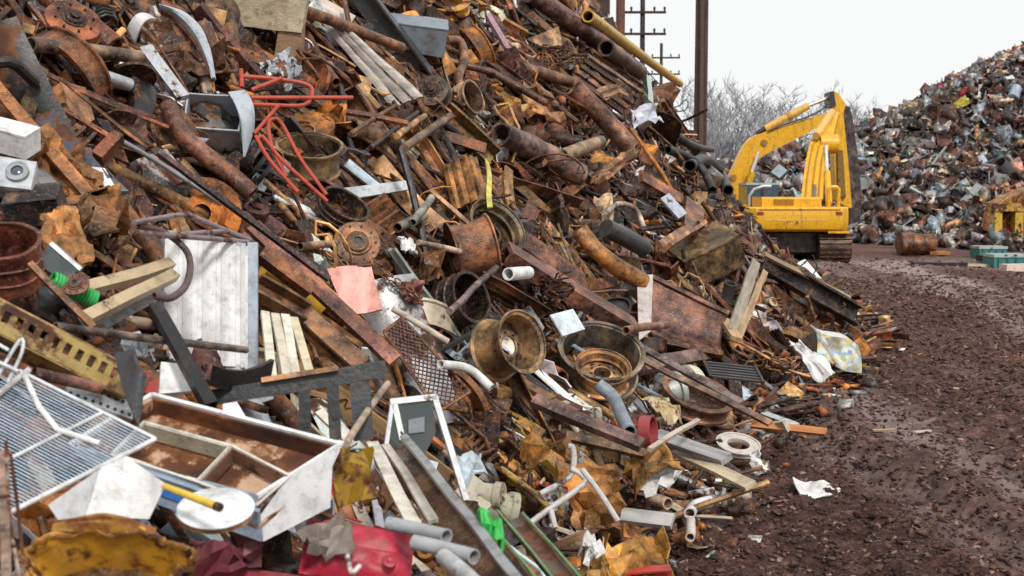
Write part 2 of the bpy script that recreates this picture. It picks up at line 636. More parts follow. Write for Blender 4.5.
def grid_mesh(name, xs, ys, zf, attr=None):
    X, Y = np.meshgrid(xs, ys, indexing='ij')
    Z = zf(X, Y)
    n, k = X.shape
    co = np.stack([X, Y, Z], -1).reshape(-1, 3)
    i, j = np.meshgrid(np.arange(n - 1), np.arange(k - 1), indexing='ij')
    a = (i * k + j).ravel()
    f = np.stack([a, a + k, a + k + 1, a + 1], -1)
    me = bpy.data.meshes.new(name)
    me.vertices.add(len(co)); me.vertices.foreach_set('co', co.ravel())
    me.loops.add(f.size); me.loops.foreach_set('vertex_index', f.ravel())
    me.polygons.add(len(f))
    me.polygons.foreach_set('loop_start', np.arange(len(f)) * 4)
    me.polygons.foreach_set('loop_total', np.full(len(f), 4))
    me.update(calc_edges=True)
    me.shade_smooth()
    if attr is not None:
        at = me.attributes.new('rut', 'FLOAT', 'POINT')
        at.data.foreach_set('value', attr(X, Y).ravel().astype(np.float32))
    return me

def structure(name, me, mat, kind='structure'):
    o = new_obj(name, me, mat, (.1, .1, .1))
    o['kind'] = kind
    return o

def rut_attr(x, y):
    wob = fbm(x * 0 + 3, y, .12, 2, 5) * 1.1
    r = 0
    for i, (rx, w) in enumerate(RUTS):
        k = (.45, .9, .25, .35, .3)[i]
        r = r + k * np.exp(-((x - rx - wob) / w) ** 2 * 1.2)
    xp = np.interp(y, [10, 18.7, 24.3, 28.5, 31], [6.2, 7.98, 9.07, 9.3, 8.2]) + fbm(x * 0 + 1, y, .6, 2, 61) * .25
    r = r + 1.1 * (np.exp(-((x - xp) / .26) ** 2) + .7 * np.exp(-((x - xp + .8) / .2) ** 2)) * np.clip((y - 9) / 4, 0, 1) * np.clip((34 - y) / 3, 0, 1)
    r = r + .8 * np.exp(-((y - 30) / 2.2) ** 2) * np.clip((x - 6) / 2, 0, 1) * np.clip(fbm(x, y, .5, 3, 4) + .6, 0, 1)
    return np.clip(r, 0, 1)

gx = np.concatenate([[-900, -300, -90, -30], np.arange(-12, -1, .8), np.arange(-1, 13.5, .03), np.arange(13.5, 30, .35), [35, 60, 120, 400, 900]])
gy = np.concatenate([[-300, -60, -12, -4], np.arange(-1, 4, .4), np.arange(4, 9, .022), np.arange(9, 16, .045), np.arange(16, 34, .1), np.arange(34, 70, .8), [80, 110, 160, 300, 700, 1800]])
structure('mud_ground', grid_mesh('mud_ground', gx, gy, mud_np, rut_attr), MUD)

# heap cores: packed scrap under the loose pieces, colour blackened to deepen shade in gaps
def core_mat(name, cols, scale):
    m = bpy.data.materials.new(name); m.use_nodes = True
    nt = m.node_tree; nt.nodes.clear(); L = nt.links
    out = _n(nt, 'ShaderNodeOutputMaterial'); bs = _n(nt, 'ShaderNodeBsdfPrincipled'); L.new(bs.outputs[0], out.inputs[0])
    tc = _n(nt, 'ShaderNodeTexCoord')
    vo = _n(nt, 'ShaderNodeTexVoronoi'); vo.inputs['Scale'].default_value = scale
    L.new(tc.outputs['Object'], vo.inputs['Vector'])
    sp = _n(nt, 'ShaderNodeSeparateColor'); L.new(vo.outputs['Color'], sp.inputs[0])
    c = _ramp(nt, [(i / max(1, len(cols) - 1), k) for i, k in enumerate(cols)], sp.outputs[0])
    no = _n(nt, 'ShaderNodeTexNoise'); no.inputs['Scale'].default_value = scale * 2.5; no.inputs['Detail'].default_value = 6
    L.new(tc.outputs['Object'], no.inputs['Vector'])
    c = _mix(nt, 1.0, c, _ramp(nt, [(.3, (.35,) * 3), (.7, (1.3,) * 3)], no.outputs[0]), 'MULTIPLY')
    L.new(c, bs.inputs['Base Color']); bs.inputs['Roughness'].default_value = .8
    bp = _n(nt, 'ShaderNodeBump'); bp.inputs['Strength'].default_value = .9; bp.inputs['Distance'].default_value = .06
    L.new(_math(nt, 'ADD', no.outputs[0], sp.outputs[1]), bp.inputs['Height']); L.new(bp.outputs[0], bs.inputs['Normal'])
    return m
def heap_core(x, y):
    h = heap_np(x, y)
    r = fbm(x, y, 1.4, 3, 21) * .22 + fbm(x, y, 5.0, 3, 22) * .16 - .17
    return np.where(h > .03, h + r * np.clip(h / .4, 0, 1), -.25)
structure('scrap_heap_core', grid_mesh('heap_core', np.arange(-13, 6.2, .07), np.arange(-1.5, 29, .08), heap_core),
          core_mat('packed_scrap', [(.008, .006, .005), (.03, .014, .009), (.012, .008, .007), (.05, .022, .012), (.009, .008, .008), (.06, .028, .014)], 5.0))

_RX = [-10, 9.5, 12, 14.5, 16.3, 18.3, 19.6, 21.3, 24, 32, 45]
_RH = [2.4, 2.9, 3.4, 4.0, 4.8, 5.7, 6.6, 7.4, 8.4, 9.0, 9.0]
def far_np(x, y):
    rid = np.interp(x, _RX, _RH)
    foot = np.interp(x, [8, 12, 14, 16, 40], [45, 43, 39.5, 37, 36])
    top = np.interp(x, [8, 14, 20], [53, 51, 50])
    u = np.clip((y - foot) / (top - foot), 0, 1)
    h = rid * (u ** 1.15)
    return np.where(y > top + 5, np.maximum(rid - (y - top - 5) * .8, -.3), h)
def far_core(x, y):
    h = far_np(x, y)
    return np.where(h > .05, h + (fbm(x, y, .7, 3, 31) * .7 + fbm(x, y, 2.2, 3, 32) * .4 - .3) * np.clip(h / 1.0, 0, 1), -.3)
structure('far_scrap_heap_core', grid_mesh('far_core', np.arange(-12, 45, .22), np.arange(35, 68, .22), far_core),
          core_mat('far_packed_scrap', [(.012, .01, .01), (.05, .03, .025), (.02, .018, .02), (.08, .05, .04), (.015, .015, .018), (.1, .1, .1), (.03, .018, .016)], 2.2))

# ------------------------------------------------------------------ many small pieces joined as stuff
def T_box(a, b, c):
    v = np.array([(i * a, j * b, k * c) for i in (-.5, .5) for j in (-.5, .5) for k in (-.5, .5)])
    f = [(0, 1, 3, 2), (4, 6, 7, 5), (0, 4, 5, 1), (2, 3, 7, 6), (0, 2, 6, 4), (1, 5, 7, 3)]
    return v, f
def T_bent(a, b, c, ang):
    """strip folded once"""
    ca, sa = math.cos(ang), math.sin(ang)
    p = [(-a / 2, 0), (0, 0), (a / 2 * ca, a / 2 * sa)]
    q = [(x - c * .4, z + c) for x, z in p]
    v = np.array([(x, s * b / 2, z) for s in (-1, 1) for x, z in p + q])
    f = [(0, 1, 4, 3), (1, 2, 5, 4), (6, 9, 10, 7), (7, 10, 11, 8), (0, 6, 7, 1), (1, 7, 8, 2), (3, 4, 10, 9), (4, 5, 11, 10), (0, 3, 9, 6), (2, 8, 11, 5)]
    return v, f
def T_tube(a, r, n=6):
    v = np.array([(s * a / 2, r * math.cos(2 * math.pi * k / n), r * math.sin(2 * math.pi * k / n)) for s in (-1, 1) for k in range(n)])
    f = [(k, (k + 1) % n, n + (k + 1) % n, n + k) for k in range(n)] + [tuple(range(n))[::-1], tuple(range(n, 2 * n))]
    return v, f
def T_chunk(seed):
    r = random.Random(seed)
    v, f = T_box(1, .8, .6)
    return v + np.array([[r.uniform(-.22, .22) for _ in range(3)] for _ in v]), f

def batch(name, templates, recs, mat, kind='stuff', smooth=False):
    """recs: (template index, 3x3 rotation * scale as numpy, location, colour)"""
    vs, loops, lt, cols = [], [], [], []
    o = 0
    for ti, A, p, c in recs:
        tv, tf = templates[ti]
        vs.append(tv @ A.T + p)
        for f in tf:
            loops.extend([i + o for i in f]); lt.append(len(f))
        cols.append(np.tile(np.array([c[0], c[1], c[2], 1.0]), (len(tv), 1)))
        o += len(tv)
    co = np.concatenate(vs)
    me = bpy.data.meshes.new(name)
    me.vertices.add(len(co)); me.vertices.foreach_set('co', co.ravel())
    me.loops.add(len(loops)); me.loops.foreach_set('vertex_index', loops)
    me.polygons.add(len(lt))
    ls = np.concatenate([[0], np.cumsum(lt)[:-1]])
    me.polygons.foreach_set('loop_start', ls); me.polygons.foreach_set('loop_total', lt)
    me.update(calc_edges=True)
    at = me.attributes.new('tint', 'FLOAT_COLOR', 'POINT')
    at.data.foreach_set('color', np.concatenate(cols).astype(np.float32).ravel())
    ob = structure(name, me, mat, kind)
    return ob

def rot_np(m3, s):
    return np.array([[m3[i][j] * (s if not hasattr(s, '__len__') else s[j]) for j in range(3)] for i in range(3)])

def rand_rot(r, n, tilt):
    """X axis lies in the surface with normal n, give or take tilt"""
    a = r.uniform(0, 2 * math.pi)
    t = V((1, 0, 0)) if abs(n.x) < .8 else V((0, 1, 0))
    t = (t - n * t.dot(n)).normalized()
    b = n.cross(t)
    x = t * math.cos(a) + b * math.sin(a) + n * r.gauss(0, tilt)
    z = n + V((r.gauss(0, tilt), r.gauss(0, tilt), r.gauss(0, tilt)))
    return basis(x, z)

TEMPL = [T_box(1, .5, .06), T_box(1, .16, .1), T_box(1, .07, .05), T_bent(1, .4, .04, .8), T_bent(1, .25, .05, 1.5), T_tube(1, .07), T_tube(1, .16), T_chunk(1), T_chunk(2), T_chunk(3), T_box(1, .8, .03), T_bent(1, .8, .02, .4)]

def jit(c, r, a=.25):
    k = 1 + r.uniform(-a, a)
    return tuple(max(.004, x * k * (1 + r.uniform(-.08, .08))) for x in c)

HEAPCOL = ['brown'] * 14 + ['dark'] * 18 + ['redbrown'] * 4 + ['purple'] * 6 + ['orange'] * 3 + ['ochre'] * 2 + ['tan'] * 5 + ['olive'] * 3 + ['black'] * 12 + ['charcoal'] * 4 + ['grey'] * 2 + ['silver'] * 2 + ['white'] * 2 + ['beige'] * 2 + ['bluegrey'] * 1  # many dark and black entries, deepening the shade of the gaps by colour
def heap_normals(x, y):
    e = .15
    n = np.stack([-(heap_np(x + e, y) - heap_np(x - e, y)) / (2 * e), -(heap_np(x, y + e) - heap_np(x, y - e)) / (2 * e), np.ones_like(x)], -1)
    return n / np.linalg.norm(n, axis=1)[:, None]
def in_view(x, y, z, m=60):
    zz = z - CAMZ
    dep = y * _C - zz * _S
    px, py = 512 + F * x / dep, 288 - F * (y * _S + zz * _C) / dep
    return (dep > .5) & (px > -m) & (px < W + m) & (py > -m) & (py < Hh + m)
def small_debris():
    r = random.Random(3)
    g = np.random.default_rng(3)
    n = 110000
    y = 2.2 + 21 * g.random(n) ** 1.2
    x = np.interp(y, _TOE_Y, _TOE_X) - (g.random(n) * 7.5 - .1)
    h = heap_np(x, y)
    k = np.nonzero(in_view(x, y, h, 300))[0][:36000]
    x, y, h = x[k], y[k], h[k]
    nr = heap_normals(x, y)
    recs = []
    ch = (0, 1, 1, 2, 2, 2, 2, 3, 4, 4, 5, 5, 5, 6, 7, 8, 9, 10, 11)
    for i in range(len(k)):
        s = r.choice((.04, .06, .08, .1, .13, .17, .24)) * (0.8 + .035 * y[i])
        A = rot_np(rand_rot(r, V(nr[i]), .5), s)
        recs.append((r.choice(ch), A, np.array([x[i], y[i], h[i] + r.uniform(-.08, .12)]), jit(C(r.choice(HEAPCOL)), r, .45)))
    # long thin slivers, bars and rods among them
    for i in range(0, len(k), 2):
        s = r.choice((.25, .35, .5, .7)) * (0.8 + .03 * y[i])
        A = rot_np(rand_rot(r, V(nr[i]), .25), (s, .12 + .2 * r.random(), .25))
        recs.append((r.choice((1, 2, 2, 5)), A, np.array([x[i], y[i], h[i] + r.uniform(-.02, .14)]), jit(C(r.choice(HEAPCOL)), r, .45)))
    # scraps strewn over the mud along the toe of the heap
    n = 1500
    y = 4.5 + 20 * g.random(n) ** 1.2
    x = np.interp(y, _TOE_Y, _TOE_X) + np.abs(g.normal(0, .24, n)) + .0
    z = mud_np(x, y)
    for i in range(n):
        s = r.choice((.025, .04, .06, .09, .13)) * (.8 + .03 * y[i])
        A = rot_np(rand_rot(r, V((0, 0, 1)), .2), s)
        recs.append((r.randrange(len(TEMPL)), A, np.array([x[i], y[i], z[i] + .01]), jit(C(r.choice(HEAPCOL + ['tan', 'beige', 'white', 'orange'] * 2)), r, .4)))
    o = batch('scrap_fragments', TEMPL, recs, M('rust', 'vertex'))
    tag(o, 'countless small rusty scrap fragments filling the gaps of the near heap', 'scrap fragments')
small_debris()

def clods():
    r = random.Random(5)
    g = np.random.default_rng(5)
    recs = []
    tm = [T_chunk(11), T_chunk(12), T_chunk(13)]
    n = 42000
    y = 4.4 + 27 * g.random(n) ** 2.1
    x0 = np.interp(y, _TOE_Y, _TOE_X) - .1
    x = x0 + (y * .46 + .5 - x0) * g.random(n)
    z = mud_np(x, y)
    for i in range(n):
        s = min(.007 + abs(r.gauss(0, .011)), .055) * (.65 + .05 * y[i])
        A = rot_np(rand_rot(r, V((0, 0, 1)), .35), (s * 1.5, s, s * .8))
        k = r.random()
        c = (.048, .021, .016) if k < .5 else (.11, .053, .042) if k < .85 else (.27, .175, .145)
        recs.append((r.randrange(3), A, np.array([x[i], y[i], z[i]]), jit(c, r, .4)))
    o = batch('mud_clods', tm, recs, M('stone', 'vertex'))
    tag(o, 'loose dark brown mud clods strewn over the churned ground', 'mud clods')
clods()

FARCOL = ['brown'] * 4 + ['dark'] * 7 + ['redbrown'] * 1 + ['purple'] * 9 + ['tan'] * 4 + ['black'] * 10 + ['charcoal'] * 14 + ['grey'] * 11 + ['silver'] * 2 + ['bluegrey'] * 9 + ['purple'] * 2 + ['beige'] * 3 + ['pink', 'crimson', 'navy', 'teal']
def far_normal(x, y):
    e = .3
    return V((-(float(far_np(x + e, y)) - float(far_np(x - e, y))) / (2 * e), -(float(far_np(x, y + e)) - float(far_np(x, y - e))) / (2 * e), 1)).normalized()
def far_pieces():
    r = random.Random(9)
    g = np.random.default_rng(9)
    n = 40000
    x, y = g.uniform(2, 30, n), g.uniform(35.5, 56, n)
    h = far_np(x, y)
    k = np.nonzero((h > .02) & in_view(x, y, h, 50) & (x / y > .14))[0][:13000]
    recs = []
    for i in k:
        s = r.choice((.12, .17, .24, .34, .46))
        A = rot_np(rand_rot(r, V((0, -.6, .8)), .7), (s * r.uniform(.9, 2.2), s, s))
        recs.append((r.randrange(len(TEMPL)), A, np.array([x[i], y[i], h[i] + r.uniform(-.15, .22)]), jit(C(r.choice(FARCOL)), r, .4)))
    o = batch('far_scrap_fragments', TEMPL, recs, M('rust', 'vertex'))
    tag(o, 'small mixed grey, brown and coloured fragments covering the far heap', 'scrap fragments')
far_pieces()

# ------------------------------------------------------------------ utility poles
def pole(px, dist, wpx, height, name, label, color, arms=(), armw=0, ref=None, bark=False):
    p = atdist(px, 196, dist); p.z = 0
    r = wpx * dist / F / 2
    root = empty(name, p, label, 'pole', 'utility poles behind the heap', ref)
    mb = MB().tube([(0, 0, -.3), (0, 0, height * .3), (.01, 0, height * .6), (0, 0, height)], [r * 1.1, r * 1.05, r, r * .9], 14)
    new_obj('shaft', mb.mesh(), M('wood'), color, root)
    if bark:
        for k in range(5):
            b = MB().prism(pf_rect(r * .35, r * .08), height * .8, 8).dent(.02, 1.3, k)
            a = -math.pi / 2 + (k - 2) * .5
            rt = basis((0, 0, 1), (math.cos(a), math.sin(a), 0))
            new_obj('split_strip', b.mesh(), M('wood'), 'dark' if k % 2 else color, root, matrix=TM((math.cos(a) * r * 1.0, math.sin(a) * r * 1.0, height * .45), rt))
    for z in arms:
        a = MB().box((armw, .1, .12))
        arm = new_obj('crossarm', a.mesh(smooth=0), M('wood'), 'dark', root, matrix=Matrix.Translation((0, -r - .05, z)))
        for sx in (-.47, -.25, .25, .47):
            i = MB().lathe([(0, 0), (.03, 0), (.06, .06), (.05, .1), (.075, .14), (.05, .22), (0, .24)], 8)
            new_obj('insulator', i.mesh(), M('glass'), 'charcoal', arm, matrix=Matrix.Translation((sx * armw, 0, .06)))
    return root
pole(699.5, 31, 12.5, 12, 'utility_pole', 'tall thick brown wooden pole standing alone against the white sky', (.105, .062, .046), bark=True, ref='tall wooden pole')
pole(619, 42, 9, 13, 'utility_pole', 'reddish brown wooden pole just left of the pole with crossarms', (.15, .06, .04))
pole(641, 62, 5.0, 15, 'utility_pole', 'thin black pole with two wide crossarms above the heap', (.035, .03, .03), arms=[1.7 + (196 - 16) * 62 / F, 1.7 + (196 - 37) * 62 / F], armw=2.35, ref='pole with crossarms')
pole(660, 95, 3.2, 13.6, 'utility_pole', 'farthest thin pole, mostly hidden behind the yellow pipe', (.05, .045, .045), arms=[1.7 + (196 - 60) * 95 / F, 1.7 + (196 - 76) * 95 / F], armw=2.9)
pole(597, 29, 23, 11, 'timber_post', 'very thick dark brown post at the top edge behind the yellow pipe', (.05, .03, .024))

# ------------------------------------------------------------------ bare trees
def bare_tree(px, dist, top_py, seed, label, spread=.5, tint=(.38, .39, .42)):  # tint paled so the colour carries the wash of the bright sky
    r = random.Random(seed)
    p = atdist(px, 196, dist); p.z = -.1
    ht = 1.02 * (1.7 + (196 - top_py) * dist / F)
    trunk, crown = MB(), MB()
    def grow(a, d, ln, rad, lev):
        pts, rs = [a], [rad]
        q = a.copy(); dd = d.copy()
        nseg = 4
        for i in range(nseg):
            dd = (dd + V((r.gauss(0, .13), r.gauss(0, .13), .06 if lev else .0))).normalized()
            q = q + dd * (ln / nseg)
            pts.append(q.copy()); rs.append(rad * (1 - .55 * (i + 1) / nseg))
        (trunk if lev < 2 else crown).tube(pts, rs, 6 if lev < 2 else 3)
        if lev >= 5:
            return
        nb = [5, 5, 4, 4, 3][lev]
        for k in range(nb):
            t = r.uniform(.35, 1.0) if lev else r.uniform(.3, 1.0)
            i = min(int(t * nseg), nseg - 1)
            base = pts[i].lerp(pts[i + 1], t * nseg - i)
            side = V((r.gauss(0, 1), r.gauss(0, 1), r.gauss(0, .5))).normalized()
            nd = (dd * (1 - spread) + side * spread + V((0, 0, .12))).normalized()
            grow(base, nd, ln * r.uniform(.5, .72), max(rad * .5, .016), lev + 1)
    grow(V((0, 0, 0)), V((r.gauss(0, .05), 0, 1)).normalized(), ht * .42, ht * .018, 0)
    mz = max(v[2] for v in crown.v)
    k = ht / mz
    root = empty('bare_tree', p, label, 'tree', 'bare trees behind the excavators')
    for nm, b in (('trunk', trunk), ('crown', crown)):
        b.warp(lambda q: q * k)
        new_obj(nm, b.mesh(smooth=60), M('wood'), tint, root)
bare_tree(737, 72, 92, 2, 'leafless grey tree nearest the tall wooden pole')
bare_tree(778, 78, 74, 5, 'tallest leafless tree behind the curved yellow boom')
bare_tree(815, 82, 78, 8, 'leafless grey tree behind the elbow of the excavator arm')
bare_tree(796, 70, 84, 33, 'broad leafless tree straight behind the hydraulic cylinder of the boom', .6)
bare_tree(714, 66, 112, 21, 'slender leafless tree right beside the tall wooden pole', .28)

# ------------------------------------------------------------------ excavators
YEL = (.78, .41, .010)
def member(pts_px, dist, thick, ddist=0.0):
    """side outline given in pixels at a distance, pushed back by its real thickness"""
    pts = [atdist(x, y, dist + ddist * i) for i, (x, y) in enumerate(pts_px)]
    return pts
def solid_px(mb, pts_px, dist, thick, org):
    pts = [atdist(x, y, dist) - org for x, y in pts_px]
    return mb.poly(pts, (0, thick, 0))
def excavator_rear():
    D = 30.5
    k = D / F
    org = atdist(798, 262, D); org.z = 0
    root = empty('excavator', org, 'yellow excavator seen from behind on the mud with its broad counterweight towards us', 'excavator', 'yellow excavators', 'yellow excavator seen from behind')
    X = lambda px: (px - 798) * k
    Z = lambda py: CAMZ + (196 - py) * k
    def part(nm, mb, mat='paint', col=YEL, wear=.24, parent=None, sm=35):
        return new_obj(nm, mb.mesh(smooth=sm), M(mat), col, parent or root, wear)
    # counterweight: rounded, with a ledge
    prof = [(0.0, Z(231.5)), (-.10, Z(229)), (-.14, Z(224)), (-.14, Z(212)), (-.11, Z(208.5)), (-.04, Z(207)), (1.2, Z(207)), (1.2, Z(231))]
    w = X(849) - X(746)
    cw = MB().prism(prof, w, 12)
    cx = (X(849) + X(746)) / 2
    def rnd(p):
        e = max(0, abs(p.x) / (w / 2) - .82) / .18
        y = p.y + (e * e * .28 if p.y < .6 else 0)
        return V((p.x + cx, y, p.z))
    cw.warp(rnd)
    cwo = part('counterweight', cw)
    lip = MB().box((w * .8, .03, .02), c=(cx, -.145, Z(209)))
    part('ledge', lip, parent=cwo)
    part('rear_highlight', MB().box((w * .6, .02, .015), c=(cx - .1, -.142, Z(220))), 'paint', (.9, .62, .2), 0, cwo)  # paler yellow strip, a highlight painted across the counterweight
    sk = MB().box((.55, .5, .06), c=(X(838), .2, Z(232)))
    part('corner_skirt', sk)
    # engine hood
    hd = MB().prism([(.25, Z(207)), (.25, Z(199)), (.33, Z(197)), (1.5, Z(197)), (1.5, Z(207))], X(823) - X(763))
    hd.warp(lambda p: p + V(((X(823) + X(763)) / 2, 0, 0)))
    part('engine_hood', hd)
    up = MB().box((w * .97, 2.6, Z(207) - Z(231)), c=(cx, 2.45, (Z(207) + Z(231)) / 2 - .01))
    part('upper_body', up, wear=.2)
    # cab, low at the far left of the deck
    part('cab', MB().box((.86, 1.2, Z(184) - Z(205)), c=(X(781), 3.0, (Z(184) + Z(205)) / 2)), 'glass', (.03, .07, .11), 0)
    part('cab_roof', MB().box((.9, 1.25, .06), c=(X(781), 3.0, Z(183))), 'paint', (.30, .45, .55), .1)
    # handrails
    hr = MB().tube([(X(831), .35, Z(207)), (X(831), .35, Z(189)), (X(833), .35, Z(187)), (X(839), .35, Z(187)), (X(841), .35, Z(189)), (X(841), .35, Z(207))], .05, 8)
    part('handrail', hr, wear=.1)
    hl = MB().tube([(X(752), .5, Z(206)), (X(752), .5, Z(196)), (X(757), .5, Z(189)), (X(766), .5, Z(186)), (X(774), .5, Z(186))], .035, 8)
    part('handrail', hl, 'steel', 'silver', .1)
    part('exhaust_stack', MB().tube([(X(824), 1.1, Z(207)), (X(824), 1.1, Z(184))], .05, 10, .01), 'steel', 'grey', .2)
    for s_ in (-1, 1):
        lm = part('tail_lamp', MB().box((.16, .03, .07), c=(cx + s_ * w * .38, -.15, Z(213))), 'glass', (.35, .02, .015), 0, cwo)
    part('grille', MB().box((.5, .02, .14), c=(X(785), .24, Z(202))), 'paint', (.02, .02, .02), .1)
    for g_ in range(5):
        part('grille_slat', MB().box((.5, .02, .012), c=(X(785), .225, Z(202) + (g_ - 2) * .028)), 'paint', YEL, .2)
    part('cab_pillar', MB().box((.06, .06, Z(184) - Z(205)), c=(X(781), 2.38, (Z(184) + Z(205)) / 2)), 'paint', (.03, .03, .03), 0)
    # undercarriage and tracks
    part('undercarriage', MB().box((1.7, 2.6, .5), c=(X(798), 1.8, .5)), 'rust', 'charcoal')
    part('slew_ring', MB().lathe([(0, 0), (.6, 0), (.6, .2), (0, .2)], 20, mat=Matrix.Translation((X(798), 1.8, .68))), 'rust', 'black')
    for tx in (X(836.5), X(761)):
        L_, R_ = 3.4, .38
        path = []
        for q in range(12):
            a = math.pi / 2 + math.pi * q / 11
            path.append((R_ * math.cos(a), R_ + R_ * math.sin(a)))
        for q in range(12):
            a = -math.pi / 2 + math.pi * q / 11
            path.append((L_ - R_ * 2 + R_ * math.cos(a), R_ + R_ * math.sin(a)))
        belt = MB().prism([(y + .45, z) for y, z in path], .78, 1)
        belt.warp(lambda p, t=tx: V((p.x + t, p.y, p.z)))
        tr = part('track', belt, 'rust', (.085, .05, .04))
        # shoes
        per = []
        for i in range(len(path)):
            a, b = V(path[i]), V(path[(i + 1) % len(path)])
            ns = max(1, int(round((b - a).length / .16)))
            for j in range(ns):
                per.append((a.lerp(b, (j + .5) / ns), (b - a).normalized()))
        shoe = MB().box((.82, .13, .045)).box((.82, .02, .09), c=(0, 0, .03)).mesh(smooth=0)
        for q, d in per:
            rt = basis((1, 0, 0), (0, -d.y, d.x))
            if (q - V((L_ / 2 - .38, R_))).dot(V((-d.y, d.x))) < 0:
                rt = basis((1, 0, 0), (0, d.y, -d.x))
            new_obj('shoe', shoe, M('rust'), (.10, .06, .05), tr, matrix=TM((tx, q.x + .45, q.y), rt))
    # boom rising away from us: twin plates with a rounded knee
    Q = lambda px, py, dy: atdist(px, py, D + dy) - org
    stn = [(801, 823, 199, 1.6), (803, 824, 180, 2.0), (806, 826, 160, 2.5), (809, 829, 146, 2.9), (814, 833, 136, 3.2), (822, 836, 124, 3.9), (830, 839, 112, 4.8)]
    vs, fs = [], []
    for l, r_, py, dy in stn:
        vs += [Q(l, py, dy), Q(r_, py, dy), Q(r_, py + (6 if py < 140 else 1), dy + .55), Q(l, py + (6 if py < 140 else 1), dy + .55)]
    for i in range(len(stn) - 1):
        for k_ in range(4):
            fs.append((i * 4 + k_, i * 4 + (k_ + 1) % 4, i * 4 + 4 + (k_ + 1) % 4, i * 4 + 4 + k_))
    fs += [(0, 1, 2, 3), tuple(len(vs) - 4 + q for q in (3, 2, 1, 0))]
    boom = part('boom', MB().add(vs, fs), wear=.15)
    for o_ in (.2, .5, .8):
        part('hydraulic_line', MB().tube([Q(l + (r_ - l) * o_, py, dy - .05) for l, r_, py, dy in stn[:5]], .02, 6), 'paint', (.5, .24, .01), .2, boom)
    part('boom_cylinder', MB().tube([Q(829, 204, 1.3), Q(827, 172, 2.2)], .09, 10), wear=.1)
    part('cylinder_rod', MB().tube([Q(827, 172, 2.2), Q(826, 146, 2.8)], .05, 10), 'steel', (.75, .75, .75), 0)
    part('knee_plate', MB().lathe([(0, 0), (.27, 0), (.27, .5), (0, .5)], 16, mat=Matrix.Translation(Q(828, 144, 3.2)) @ Matrix.Rotation(math.pi / 2, 4, 'Y') @ Matrix.Translation((0, 0, -.25))), wear=.15)
    part('bucket_cylinder_rod', MB().tube([Q(816, 136, 2.9), Q(832, 112, 4.4)], .11, 10), 'paint', (.72, .44, .10), .15)
    st = MB()
    solid_px(st, [(834, 116), (843, 112), (846, 150), (851, 196), (845, 206), (836, 200), (834, 150)], D + 5.2, .5, org)
    part('stick', st, wear=.15)
    sr = MB()
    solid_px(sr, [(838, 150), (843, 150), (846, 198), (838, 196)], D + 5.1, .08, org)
    part('stick_recess_shade', sr, 'paint', (.22, .12, .02), .3)  # dark plate before the stick, the shade of a recess put into colour
    return root
excavator_rear()

